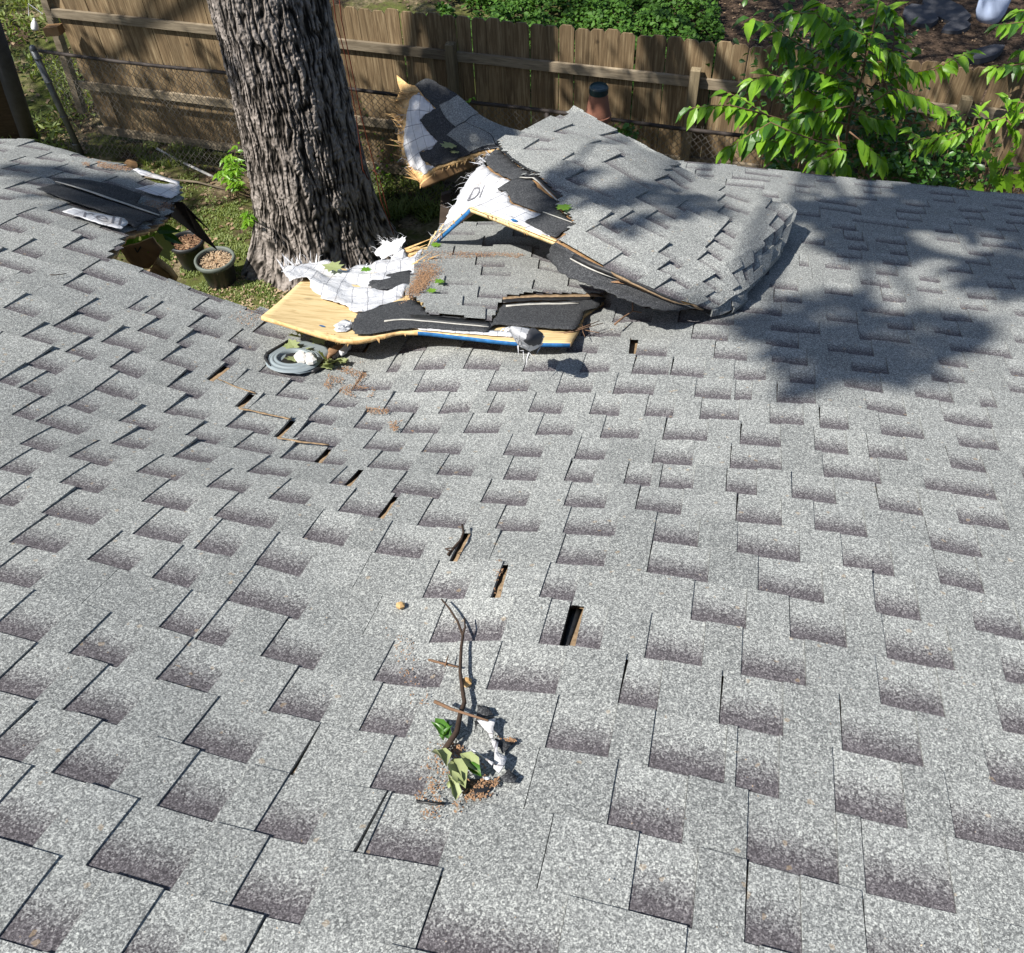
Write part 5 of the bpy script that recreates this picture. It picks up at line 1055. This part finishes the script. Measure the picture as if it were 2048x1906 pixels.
# ------------------------------------------------------------------ plants with leaves one can tell apart
LEAFV = {}
for nm, mt in (('leaf', 'leaf'), ('dark', 'leafdark')):
    for j in range(3):
        lv, lf = leaf_pts(1, .40+.04*j, .18+.16*j, .22); LEAFV[nm, j] = meshdata('leaf', lv, lf, M[mt], smooth=False)
class Plant:
    def __init__(s, root, name, label, cat, limit=290): s.t = thing(name, root, label, cat); s.lv = []; s.limit = limit; s.br = MB()
    def branch(s, pts, r0, r1): s.br.tube(pts, list(np.linspace(r0, r1, len(pts))), 6)
    def leaf(s, p, d, l, roll=0.0): s.lv.append((p, d/np.linalg.norm(d), l, roll))
    def twig(s, pts, l, n, r, hang=.9, r0=.006):
        """leaves along a twig: alternate, hanging, bigger towards the middle"""
        pts = [np.asarray(p) for p in pts]; s.branch(pts, r0, .0018)
        seg = np.array([np.linalg.norm(b-a) for a, b in zip(pts[:-1], pts[1:])]); cum = np.concatenate([[0], np.cumsum(seg)])
        for i in range(n):
            t = cum[-1]*(.18+.82*(i+.5)/n); j = min(len(seg)-1, int(np.searchsorted(cum, t)-1)); f = (t-cum[j])/seg[j]; p = pts[j]*(1-f)+pts[j+1]*f
            d = pts[j+1]-pts[j]; d /= np.linalg.norm(d); sd_ = np.cross(d, [0, 0, 1.]); sd_ /= np.linalg.norm(sd_)+1e-9
            sg = 1 if i % 2 else -1; dd = d*r.uniform(.5, 1.0)+sd_*sg*r.uniform(.55, 1.0)+np.array([0, 0, -hang*r.uniform(.3, 1.1)])
            s.leaf(p, dd, l*r.uniform(.7, 1.15), r.uniform(-.5, .5))
        s.leaf(pts[-1], d+np.array([0, 0, -.35]), l*.8)
    def build(s, kinds=('leaf', 'dark'), m='leaf'):
        s.br.build('branches', M['barktwig'], s.t, smooth=True)
        r = random.Random(4); s.lv.sort(key=lambda q: (q[0]-CAM)@FWD)
        inv = Matrix.Translation(s.t.location).inverted()
        for i, (p, d, l, roll) in enumerate(s.lv):
            if i >= s.limit: break
            sd_ = np.cross([0, 0, 1.], d); sd_ /= np.linalg.norm(sd_)+1e-9; u_ = np.cross(d, sd_); c_, q_ = math.cos(roll), math.sin(roll); a = sd_*c_+u_*q_; b = np.cross(d, a)
            o = link('leaf', LEAFV[kinds[0] if r.random() < .72 else kinds[-1], r.randrange(3)], s.t); o.matrix_parent_inverse = inv
            o.matrix_basis = Matrix(((d[0]*l, a[0]*l, b[0]*l, p[0]), (d[1]*l, a[1]*l, b[1]*l, p[1]), (d[2]*l, a[2]*l, b[2]*l, p[2]), (0, 0, 0, 1)))
        rest = s.lv[s.limit:]
        if rest: scatter('foliage', M[m], np.array([q[0] for q in rest]), np.array([q[2] for q in rest]), s.t, up=.6, aspect=.42, seed=9, dirs=np.array([q[1] for q in rest]), droop=.3, kind='stuff')
def c3(x, y): return (1300+x/2.658, y/2.658)
ch = Plant(G(1700, 330)*[1, 1, 0], 'cherry_sapling', 'leafy young tree with glossy drooping leaves beyond the right eave', 'young tree')
rr_ = random.Random(17)
root = np.array([2.5, 6.45, 0]); stem = [root, Y(*c3(1030, 860), 6.4), Y(*c3(1060, 620), 6.3), Y(*c3(1130, 400), 6.25), Y(*c3(1190, 130), 6.2), Y(*c3(1230, -60), 6.2)]
ch.branch(stem, .013, .004)
BR = [([(1030, 800), (980, 720), (800, 660), (620, 610), (480, 520), (410, 490)], 5.9, 16), ([(620, 610), (430, 560), (330, 560), (215, 575)], 5.75, 9), ([(980, 780), (760, 705), (640, 650), (560, 700), (480, 745), (400, 800)], 5.7, 17), ([(760, 705), (700, 760), (600, 740)], 5.7, 7),
      ([(1040, 640), (900, 520), (760, 430), (640, 395), (540, 430)], 6.1, 14), ([(1100, 420), (900, 300), (720, 190), (640, 130), (530, 95)], 6.2, 12), ([(720, 190), (700, 240), (740, 270)], 6.2, 5),
      ([(1140, 300), (1000, 180), (880, 70), (740, 70)], 6.1, 12), ([(1150, 250), (1150, 190), (1060, 150)], 6.0, 7), ([(1130, 400), (1150, 260), (1160, 190)], 6.0, 7), ([(1150, 500), (1260, 370), (1300, 220), (1300, 90)], 6.3, 11),
      ([(1190, 450), (1350, 400), (1480, 370), (1560, 350)], 6.4, 10), ([(1500, 380), (1600, 320), (1690, 280)], 6.5, 7), ([(1160, 560), (1300, 470), (1440, 515), (1545, 575)], 6.0, 14), ([(1050, 800), (1000, 790), (960, 830), (900, 850)], 5.6, 9),
      ([(1060, 700), (1110, 740), (1190, 810), (1245, 860)], 5.75, 10), ([(1000, 720), (1010, 800), (1035, 880)], 5.65, 7), ([(1080, 560), (1000, 580), (940, 520)], 6.0, 8), ([(1080, 560), (880, 600), (800, 600), (760, 640)], 5.9, 11), ([(1060, 600), (1150, 620), (1250, 640)], 6.1, 9),
      ([(1100, 450), (950, 400), (820, 360), (770, 370)], 6.1, 11), ([(1100, 330), (1200, 330), (1330, 330), (1400, 380)], 6.3, 10), ([(1150, 200), (1000, 60), (900, 10)], 6.2, 9), ([(1200, 150), (1250, 60), (1220, 0)], 6.3, 8), ([(1090, 500), (1000, 470), (1010, 430)], 6.0, 7), ([(1150, 450), (1280, 520), (1320, 560)], 6.1, 8),
      ([(1060, 660), (940, 640), (850, 580)], 5.9, 9), ([(1060, 760), (930, 740), (850, 790)], 5.8, 9), ([(1130, 350), (1060, 300), (960, 240)], 6.1, 8), ([(1180, 240), (1240, 260), (1300, 280)], 6.2, 6)]
for pts, d, n in BR:
    ch.twig([Y(*c3(*p), d+.12*(1-i/len(pts))) for i, p in enumerate(pts)], .155, int(n*1.5)+3, rr_, .75)
ch.build()
c2_ = Plant(Y(*c3(1990, 900), 6.0)*[1, 1, 0], 'laurel_shrub', 'bright shrub with whorled glossy leaves at the right edge over the eave', 'shrub', 200)
base = Y(*c3(2080, 1000), 6.1)*[1, 1, 0]; c2_.branch([base, Y(*c3(2120, 760), 6.0), Y(*c3(2080, 560), 5.9)], .02, .008)
for pts, d, n in [([(2100, 570), (1900, 620), (1760, 660), (1640, 700), (1530, 730)], 5.75, 20), ([(1530, 730), (1440, 740), (1390, 700)], 5.8, 8), ([(1900, 620), (1910, 560), (1900, 520)], 5.7, 7), ([(1760, 650), (1750, 610), (1760, 590)], 5.75, 6), ([(1650, 700), (1650, 640), (1620, 590)], 5.75, 7), ([(1660, 740), (1740, 790), (1810, 820)], 5.7, 9),
                  ([(1900, 640), (1950, 700), (1960, 740)], 5.6, 9), ([(1800, 650), (1760, 720), (1750, 760)], 5.65, 7), ([(1560, 720), (1480, 780), (1430, 800)], 5.8, 8), ([(2050, 560), (1960, 540), (1940, 600)], 5.6, 8), ([(1700, 680), (1600, 740), (1540, 770)], 5.7, 8), ([(1560, 660), (1540, 630)], 5.8, 5)]:
    c2_.twig([Y(*c3(*p), d) for p in pts], .105, n, rr_, .45)
c2_.build(kinds=('leaf', 'leaf'))
c3_ = Plant(Y(2040, 100, 9.3)*[1, 1, 0], 'overhanging_branch', 'dark leafy branch tips reaching in at the upper right edge', 'branch', 60)
for pts, d, n in [([(2060, 110), (1960, 120), (1860, 130)], 7.0, 10), ([(2060, 330), (1940, 345), (1830, 355)], 6.9, 9), ([(2060, 60), (1960, 60)], 7.1, 6), ([(2060, 260), (1980, 270)], 7.0, 6)]: c3_.twig([Y(*c3(*p), d) for p in pts], .15, n, rr_, .6)
c3_.build(kinds=('leaf', 'dark'))
sp = Plant(G(460, 350), 'seedling_shrub', 'small bright-leaved shrub at the left side of the trunk', 'shrub', 150)
for i in range(16):
    x0, y0 = 470+rr_.uniform(-15, 25), 390+rr_.uniform(-20, 20); x1, y1 = 440+rr_.uniform(-8, 45), 290+rr_.uniform(-5, 90)
    sp.twig([G(x0, y0), (G(x0, y0)*.5+Y(x1, y1, 7.9)*.5)+[0, 0, .05], Y(x1, y1, 7.75)], .095, 8, rr_, .4, .004)
sp.build(kinds=('leaf', 'leaf'))
sq = Plant(G(497, 445), 'seedling_shrub', 'tiny bright seedling tight against the trunk above the plant pots', 'shrub', 60)
for i in range(6): sq.twig([G(500, 455), Y(490+rr_.uniform(-8, 10), 420+rr_.uniform(-12, 25), 7.1)], .085, 6, rr_, .4, .003)
sq.build(kinds=('leaf', 'leaf'))
vn = Plant(FP(-4.2, 0, 7.8), 'ivy_vine', 'ivy climbing the fences between the trunk and the tipped slab', 'vine', 120)
for i in range(14):
    s = -4.35+rr_.uniform(0, .75); z = rr_.uniform(.3, 1.15); vn.twig([FP(s, 0, 7.8), FP(s+rr_.uniform(-.1, .1), z*.5, 7.72), FP(s+rr_.uniform(-.15, .15), z, 7.66)], .055, 9, rr_, .5, .003)
for s, z in ((-2.95, 1.25), (-3.1, 1.15), (-1.6, 1.0), (-1.5, .85), (-1.3, .7)): vn.twig([FP(s, z-.2, 7.7), FP(s+.05, z, 7.66), FP(s+.15, z+.08, 7.6)], .065, 6, rr_, .5, .003)
vn.build(kinds=('leaf', 'dark'))
# understorey beneath the saplings and a plant with broad lobed leaves
r = np.random.default_rng(77); pts = []
for x, y, d, k, sp_ in ((1800, 330, 6.2, 180, 18), (1700, 345, 6.2, 160, 40), (1850, 370, 6.1, 200, 40), (1920, 350, 6.3, 200, 50), (1560, 330, 6.0, 60, 18), (1240, 265, 7.3, 60, 14), (1250, 290, 7.2, 40, 22), (1680, 300, 6.6, 160, 60), (1760, 250, 6.7, 200, 60), (1600, 150, 6.6, 160, 60), (1700, 180, 6.6, 200, 60), (1650, 240, 6.7, 260, 70), (1780, 290, 6.6, 260, 60), (1900, 300, 6.6, 240, 50), (1600, 60, 6.6, 120, 50), (1730, 70, 6.7, 140, 50)):
    for j in range(k): pts.append(Y(x+r.normal(0, sp_), y+r.normal(0, sp_*.6), d+r.normal(0, .12)))
us = thing('undergrowth', Y(1800, 340, 6.2)*[1, 1, 0], 'tangled small-leaved undergrowth beneath the saplings behind the right eave', 'undergrowth')
scatter('foliage', M['leafdark'], np.array(pts), r.uniform(.04, .09, len(pts)), us, up=.45, aspect=.55, seed=78, kind='stuff')
sb = MB()
for i in range(26):
    x = 1540+i*19; p0 = Y(x, 330+rr_.uniform(0, 20), 6.4)*[1, 1, 0]; sb.tube([p0, Y(x+rr_.uniform(-30, 30), 300+rr_.uniform(-40, 40), 6.4+rr_.uniform(-.1, .3))], [.006, .003], 5)
sb.build('stems', M['barktwig'], us, kind='stuff')
lob_l = [(0, 0), (.12, .10), (.05, .30), (.30, .22), (.34, .48), (.52, .28), (.66, .34), (.72, .14), (1, 0)]
def lobed(name, m):
    v = [(a, b, .10*b) for a, b in lob_l]+[(a, -b, .10*b) for a, b in lob_l[1:-1][::-1]]; n_ = len(v); v.append((.4, 0, -.01)); return meshdata(name, v, [(i, (i+1) % n_, n_) for i in range(n_)], M[m], smooth=False)
LOB = lobed('leaf', 'leaf'); LOBP = lobed('leaf', 'paleleaf')
def place_leaf(parent, me, p, d, u, l, name='leaf', **k):
    d = np.asarray(d, float)/np.linalg.norm(d); s_ = np.cross(u, d); s_ /= np.linalg.norm(s_); b = np.cross(d, s_)
    o = link(name, me, parent, **k)
    if parent is not None: o.matrix_parent_inverse = Matrix.Translation(parent.location).inverted()
    mtx = Matrix(((d[0]*l, s_[0]*l, b[0]*l, p[0]), (d[1]*l, s_[1]*l, b[1]*l, p[1]), (d[2]*l, s_[2]*l, b[2]*l, p[2]), (0, 0, 0, 1)))
    if parent is not None: o.matrix_basis = mtx
    else: o.matrix_world = mtx
    return o
bl = thing('oak_seedling', Y(*c3(1900, 1000), 5.9)*[1, 1, 0], 'broad lobed bright leaves rising over the eave at the right edge', 'seedling')
sm = MB()
for (x, y, dx, dz, l) in ((1930, 980, -.6, .5, .24), (1940, 990, .2, .8, .25), (1900, 960, -1, .3, .2), (1850, 900, -.8, .6, .2), (1880, 880, -.3, 1, .2), (1960, 900, .5, .6, .2), (1780, 990, -.8, .3, .15), (1810, 960, -.4, .7, .16), (1990, 960, .4, .3, .22), (1700, 990, -.5, .3, .12), (1640, 970, -.2, .8, .10), (1630, 1000, -.7, .1, .10)):
    p = Y(*c3(x, y+10), 5.82); place_leaf(bl, LOB, p, (dx, -.35, dz), np.array([0, -.7, .7]), l); sm.tube([p*[1, 1, 0]+[.02, .1, 0], p], .004, 5)
sm.build('stems', M['barktwig'], bl, kind='stuff')

# ------------------------------------------------------------------ vent flashing and debris on the roof
def onR(x, y, o=.02): 
    u, v = UV(x, y); return W(u, v, o)[0]
def v5(x, y): return (500+x/4.396, 650+y/4.396)
vp = thing('vent_flashing', onR(*v5(380, 350), 0), 'cracked grey plastic vent pipe flashing lying on the shingles below the plywood corner', 'vent flashing')
patch('flange', fnW, uvpoly([v5(*p) for p in ((140, 300), (335, 188), (520, 180), (690, 225), (700, 300), (640, 350), (560, 440), (430, 470), (300, 455), (200, 400))]), .03, .022, .004, [M['flash']], vp, wob=.004)
uc, vc = UV(*v5(385, 355)); n_ = NN
c_ = W(uc, vc, .022)[0]; R1 = .095
MB().lathe(c_, [(R1*1.10, 0), (R1*1.03, .006), (R1*.95, .008), (R1*.93, .004), (R1*.89, .012), (R1*.80, .015), (R1*.78, .010), (R1*.72, .018), (R1*.64, .018), (R1*.61, .008), (R1*.60, .0)], 40, axis=n_).build('collar', M['flash'], vp, smooth=True)
MB().lathe(c_+n_*.004, [(0, 0), (R1*.61, 0)], 30, axis=n_).build('hole_shade_disc', M['tar_and_shade'], vp)  # flat black disc, painted shade in place of a real opening
cr_ = MB(); e1, e2 = HX, DV
for i in range(4):
    a_ = rr_.uniform(0, 6.28); q = c_+n_*.02+e1*(.035+.02*i)*.9-e2*.02*(i % 2); rr2_ = .02+.006*rr_.random(); cr_.lathe(q-n_*.01, [(0, 0), (rr2_, .004), (rr2_*1.1, .016), (rr2_*.6, .028), (0, .03)], 7, axis=n_+HX*rr_.uniform(-.4, .4))
cr_.build('crumbled_sealant', M['pipe'], vp)
patch('dark_edge', fnW, uvpoly([v5(*p) for p in ((140, 290), (330, 180), (340, 190), (160, 305), (150, 340), (185, 410), (165, 395), (120, 325))]), .03, .026, .01, [M['tar_and_shade']], vp)
def chunk_strip(px, m, parent, off, name): return patch(name, fnW, rag(uvpoly(px), 'all', .004, .015, 9), .03, off, .012, [M[m]], parent)
dbs = thing('torn_felt', onR(*v5(740, 330), 0), 'torn dark felt and twig debris beside the vent flashing', 'roof debris')
chunk_strip([v5(*p) for p in ((540, 455), (610, 400), (700, 370), (790, 260), (840, 240), (800, 300), (740, 370), (640, 420))], 'tar_and_shade', dbs, .026, 'felt')
chunk_strip([v5(*p) for p in ((680, 340), (700, 260), (800, 215), (830, 240), (760, 300))], 'dust', dbs, .03, 'felt')
chunk_strip([v5(*p) for p in ((790, 290), (850, 230), (900, 240), (860, 290), (810, 320))], 'under', dbs, .034, 'felt')
def leafset(name, label, pts, me, ln, seed, cat='leaf', curl=.5):
    r = random.Random(seed)
    t = thing(name, onR(*pts[0], .02), label, cat)
    for x, y in pts:
        d = HX*r.uniform(-1, 1)+DV*r.uniform(-1, 1)+NN*r.uniform(.0, curl); place_leaf(t, me, onR(x, y, .024), d, NN+HX*r.uniform(-.5, .5)+DV*r.uniform(-.6, .2), ln*r.uniform(.7, 1.2))
    return t
leafset('leaf_clump', 'pale crumpled leaves caught in the vent flashing hole', [v5(400, 270), v5(430, 290), v5(390, 320), v5(480, 285), v5(410, 250), v5(440, 262)], LOBP, .075, 1)
leafset('leaf_clump', 'two pale leaves just right of the vent flashing', [v5(640, 380), v5(670, 400), v5(700, 385)], LOBP, .09, 2)
leafset('leaf_clump', 'dull green leaves under the plywood corner above the flashing', [v5(480, 130), v5(520, 110), v5(560, 120), v5(620, 170), v5(460, 150), v5(550, 210)], LOBP, .07, 3)
leafset('leaf_clump', 'twiggy leaves on the torn felt right of the vent flashing', [v5(760, 360), v5(790, 380), v5(740, 400), v5(800, 350)], LOBP, .05, 4)

# twig, leaves and torn hole in the middle foreground
hole = thing('punctured_shingles', onR(945, 1560, 0), 'small puncture hole in the foreground shingles with torn white underlayment', 'roof damage')
def k1(x, y): return (700+x/4.97, 1400+y/4.97)
def k0_(x, y): return (700+x/2.643, 1050+y/2.643)
for pts, o_, m, nm in (([(1150, 850), (1330, 850), (1420, 890), (1380, 960), (1270, 1020), (1180, 1000), (1100, 930)], .0165, 'tar_and_shade', 'hole_shade_patch'), ([(1290, 310), (1475, 290), (1450, 430), (1440, 510), (1420, 480), (1350, 380)], .030, 'under', 'underlayment'), ([(1430, 500), (1500, 540), (1495, 640), (1580, 690), (1560, 760), (1500, 850), (1450, 800), (1460, 700), (1465, 620), (1440, 560)], .034, 'under', 'underlayment'),  # first entry: black sheet painted as the dark inside of the puncture
                       ([(1240, 665), (1270, 660), (1460, 790), (1440, 815)], .045, 'under', 'underlayment'), ([(1340, 880), (1420, 880), (1400, 905), (1350, 900)], .03, 'under', 'underlayment'),
                       ([(1260, 300), (1440, 258), (1478, 290), (1290, 322), (1255, 410)], .026, 'tar_and_shade', 'felt'), ([(1440, 520), (1460, 460), (1640, 500), (1580, 560), (1530, 600), (1500, 540)], .022, 'headlap', 'felt'),
                       ([(1510, 850), (1590, 760), (1680, 840), (1640, 900), (1540, 890)], .022, 'headlap', 'felt'), ([(1285, 120), (1400, 150), (1440, 220), (1270, 270)], .022, 'headlap', 'felt'), ([(670, 1070), (960, 1110), (860, 1125), (680, 1100)], .021, 'tar_and_shade', 'slit_shade_strip')):  # last entry: black strip painting the shade of a narrow opening
    patch(nm, fnW, rag(uvpoly([k1(*p) for p in pts]), 'all', .0025, .012, 4), .02, o_, .003, [M[m]], hole, wob=.003)
def lf(root, d, l, seed, me): place_leaf(root, me, *d, l)
big, bigf = leaf_pts(1, .42, .1, .35); bigp = leaf_pts(1, .40, .45, .75)[0]; BIGP = meshdata('leaf', bigp, bigf, M['paleleaf'], smooth=True); BIGG = meshdata('leaf', bigp, bigf, M['leafdark'], smooth=True)
lc = thing('leaf_cluster', onR(895, 1560, 0), 'curled pale green leaves standing in the puncture hole in the foreground', 'leaves')
for (x0, y0), (x1, y1), o0, o1, me in (((985, 785), (880, 560), .03, .045, BIGP), ((1320, 865), (1110, 675), .035, .06, BIGP), ((1170, 1000), (1025, 690), .03, .06, BIGP), ((1330, 880), (1140, 770), .03, .05, BIGG), ((1065, 1080), (1050, 940), .02, .06, BIGP), ((1060, 940), (1180, 1000), .06, .03, BIGP), ((1100, 850), (1030, 900), .03, .03, BIGG), ((1000, 1000), (1080, 950), .03, .05, BIGP)):
    a_, b_ = onR(*k1(x0, y0), o0), onR(*k1(x1, y1), o1); place_leaf(lc, me, a_, b_-a_, NN+HX*rr_.uniform(-.7, .7)-DV*.3, np.linalg.norm(b_-a_)*.9)
gs = thing('green_sprig', onR(890, 1480, 0), 'small fresh green sprig left of the fallen twig', 'sprig')
for (x0, y0), (x1, y1) in (((1010, 470), (880, 320)), ((960, 430), (880, 400)), ((1020, 480), (1000, 380)), ((950, 480), (1000, 450))):
    a_, b_ = onR(*k1(x0, y0), .02), onR(*k1(x1, y1), .05); place_leaf(gs, BIGG, a_, b_-a_, NN-HX*.4, np.linalg.norm(b_-a_))
def twig(name, label, strands, m='twig'):
    t = thing(name, onR(*strands[0][0][0], .03), label, 'twig')
    for pts, r0, r1, o_ in strands: MB().tube([onR(x, y, o_ if not isinstance(o_, (list, tuple)) else o_[i]) for i, (x, y) in enumerate(pts)], list(np.linspace(r0, r1, len(pts))), 7).build('stem', M[m], t, smooth=True)
twig('fallen_twig', 'long thin dark twig lying down the middle of the foreground shingles', [([k0_(*p) for p in ((515, 1255), (580, 1160), (600, 1060), (622, 1000), (612, 930), (600, 830), (608, 700), (618, 640), (590, 560), (545, 490), (505, 445))], .006, .002, .032), ([k0_(*p) for p in ((618, 640), (632, 600), (628, 545))], .003, .0015, .035)])
twig('fallen_twig', 'short brown twig crossing the torn white underlayment', [([k0_(*p) for p in ((475, 1030), (560, 1070), (650, 1100), (755, 1135))], .004, .002, .05)], 'barktwig')
twig('fallen_twig', 'small forked brown twig left of the long dark twig', [([k0_(*p) for p in ((430, 757), (520, 780), (585, 795))], .003, .002, .025), ([k0_(*p) for p in ((520, 800), (538, 740))], .002, .001, .03)], 'barktwig')
twig('fallen_twig', 'dark twig wedged in the open shingle gap above the long twig', [([k0_(*p) for p in ((535, 210), (560, 170), (595, 130), (608, 90), (600, 48))], .004, .003, .03), ([k0_(*p) for p in ((515, 185), (555, 178), (580, 170))], .002, .001, .035), ([k0_(*p) for p in ((530, 215), (545, 195), (525, 190))], .003, .002, .035)])
twig('fallen_twig', 'thin grey twigs fanned out right of the blue slab edge', [([c6(*p) for p in ((430, 965), (560, 920), (660, 880))], .003, .0015, .05), ([c6(*p) for p in ((340, 965), (480, 955), (560, 930), (685, 895))], .003, .0015, .05), ([c6(*p) for p in ((545, 880), (552, 940), (565, 970))], .002, .001, .04), ([c6(*p) for p in ((560, 925), (660, 945))], .002, .001, .04)], 'barktwig')
twig('fallen_twig', 'pale forked twig near the small black gap right of the low slab', [([c6(*p) for p in ((760, 905), (820, 855), (880, 815), (940, 825))], .004, .002, .05), ([c6(*p) for p in ((880, 815), (884, 740))], .0035, .0025, [.05, .10])], 'barktwig')
twig('fallen_twig', 'short twig lying by the shingle joint at the left middle', [([(100, 557+3), (113, 560), (133, 557)], .002, .0015, .022)])
# loose fresh leaves on the slabs
def loose(label, fn, x, y, l, me, seed):
    r = random.Random(seed); a, b = fn.at(x, y); p = fn(np.array([a]), np.array([b]), np.array([.04]))[0]
    t = thing('loose_leaf', p, label, 'leaf'); d = HX*r.uniform(-1, 1)+DV*r.uniform(-1, 1); place_leaf(t, me, p-d/np.linalg.norm(d)*l*.5, d, NN-DV*.2, l)
loose('bright green leaf on the tented slab beside its nail line', gB, *c2(1355, 1225), .085, LOB, 1)
loose('larger pale leaf lying in the shade on the tipped-up slab', gC, *c5(660, 650), .14, LOBP, 2)
loose('smaller pale leaf below another on the tipped-up slab', gC, *c5(700, 700), .08, LOBP, 5)
loose('pale yellow-green leaf on the white underlayment of the low slab', gA, *c4(610, 500), .11, LOBP, 3)
loose('small green leaf on the white underlayment of the low slab', gA, *c4(840, 520), .06, LOB, 4)
loose('green leaf at the top edge of the low slab near its splinters', gA, *c4(1305, 350), .06, LOB, 6)
loose('green sprig leaf on the reddish sawdust of the low slab', gA, *c4(1320, 600), .055, LOB, 7)
loose('slender green leaf on the sawdust of the low slab', gA, *c4(1270, 660), .055, LOB, 8)
t = thing('fallen_leaf', onR(300, 470, .05), 'large maple-like leaf hanging over the left hole in the roof', 'leaf')
place_leaf(t, LOBP, Y(*(1065/3.55, 250+745/3.55), 4.5), (.25, -.1, -.9), np.array([0, -.8, .5]), .22)
lk = thing('leafy_debris', Y(290, 455, 4.5), 'dark green leaves sprouting at the top of the left hole', 'leaves')
for x, y, dx, dz, l in ((1010, 725, -.6, .3, .12), (1050, 720, .2, .4, .14), (1100, 740, .8, .1, .14), (960, 790, -.8, -.3, .13), (920, 830, -.6, -.1, .13), (1000, 790, .3, -.2, .14), (1150, 770, .8, -.4, .12), (940, 800, .4, .3, .12), (900, 835, .5, .1, .12)):
    place_leaf(lk, LOB if y > 780 else LEAFV['dark', 1], Y(x/3.55, 250+y/3.55, 4.42), (dx, -.2, dz), np.array([0, -.6, .8]), l)

# sawdust and grit: thousands of flakes nobody could count
def grit(name, label, regs, m, fn='roof', size=(.003, .010), seed=1, off=.018):
    r = np.random.default_rng(seed); P_ = []
    for px, n in regs:
        xs_ = [q[0] for q in px]; ys_ = [q[1] for q in px]; x = r.uniform(min(xs_), max(xs_), n*3); y = r.uniform(min(ys_), max(ys_), n*3); k = inpoly(x, y, px); x, y = x[k][:n], y[k][:n]
        k = np.array([noise.noise(Vector((a*.035, b*.06, seed))) for a, b in zip(x, y)]) > -.12; x, y = x[k], y[k]
        if fn == 'roof':
            for a, b in zip(x, y): P_.append(onR(a, b, off))
        else:
            c_ = np.array([fn.at(*q) for q in px]); st = r.dirichlet(np.ones(len(c_))*.55, n); q = st@c_; P_ += list(fn(q[:, 0], q[:, 1], np.full(len(q), off)))
    P_ = np.array(P_); return scatter(name, M[m], P_, r.uniform(size[0], size[1], len(P_)), None, up=.7, aspect=.6, seed=seed, tri=True, kind='stuff', label=label, category='debris')
def v8(x, y): return (400+x/3.313, 680+y/3.313)
grit('sawdust', 'reddish sawdust spilled on the shingles below the low slab', [([v8(860, 230), v8(1100, 160), v8(1110, 260), v8(1050, 320), v8(1170, 350), v8(1150, 400), v8(1000, 400), v8(820, 330)], 1500), ([v8(1100, 470), v8(1290, 480), v8(1280, 510), v8(1110, 520)], 260), ([v8(1240, 570), v8(1350, 560), v8(1290, 640)], 160), ([v8(1360, 620), v8(1420, 620), v8(1400, 660)], 90), ([(455, 640), (520, 615), (530, 640), (500, 665)], 160), (C7([(575, 285), (700, 280), (905, 322), (960, 350), (880, 345), (720, 325), (600, 310)]), 1300), (C7([(970, 590), (1050, 555), (1200, 575), (1235, 610), (1100, 650), (1000, 635)]), 900)], 'dust', size=(.002, .008), seed=2)
grit('sawdust', 'reddish sawdust caked on the low slab', [([c4(1230, 380), c4(1350, 420), c4(1380, 520), c4(1250, 640), c4(1150, 760), c4(1050, 770), c4(1140, 640), c4(1150, 500)], 3200), ([c4(1200, 390), c4(1900, 410), c4(1850, 430), c4(1250, 440)], 900)], 'dust', gA, (.002, .008), 3, .036)
grit('sawdust', 'brown grit scattered around the foreground puncture hole', [([k1(1330, 860), k1(1500, 850), k1(1420, 1000), k1(1300, 1060), k1(1160, 1060), k1(1120, 960), k1(1230, 900)], 300), ([k1(1460, 430), k1(1660, 460), k1(1640, 500), k1(1560, 480)], 160), ([k1(1000, 480), k1(1160, 430), k1(1120, 600), k1(980, 620)], 200), ([k0_(420, 1180), k0_(520, 1150), k0_(760, 1330), k0_(720, 1440), k0_(600, 1560), k0_(400, 1600), k0_(350, 1500)], 520), ([k0_(180, 570), k0_(330, 590), k0_(440, 1000), k0_(340, 1000), k0_(250, 780)], 150), ([k0_(780, 200), k0_(830, 230), k0_(770, 400)], 60)], 'dust', size=(.002, .007), seed=4)
grit('grit', 'pale and brown grit sprinkled across the whole roof', [([(0, 300), (2048, 400), (2048, 1906), (0, 1906)], 260)], 'mulchA', size=(.0015, .0045), seed=5)
ws = thing('wood_crumb', onR(803, 1222, 0), 'lone pale wood crumb on the shingles left of the black gap', 'wood chip'); MB().lathe(onR(803, 1222, .012), [(0, 0), (.010, .002), (.012, .009), (.006, .014), (0, .015)], 6, axis=NN).build('crumb', M['splinter'], ws)
ws = thing('wood_crumb', onR(935, 1377, 0), 'pale wood crumb touching the middle of the long dark twig', 'wood chip'); MB().lathe(onR(935, 1377, .012), [(0, 0), (.011, .002), (.013, .009), (.006, .016), (0, .017)], 6, axis=NN).build('crumb', M['splinter'], ws)
for o in THINGS:
    if '_b' in o: del o['_b']
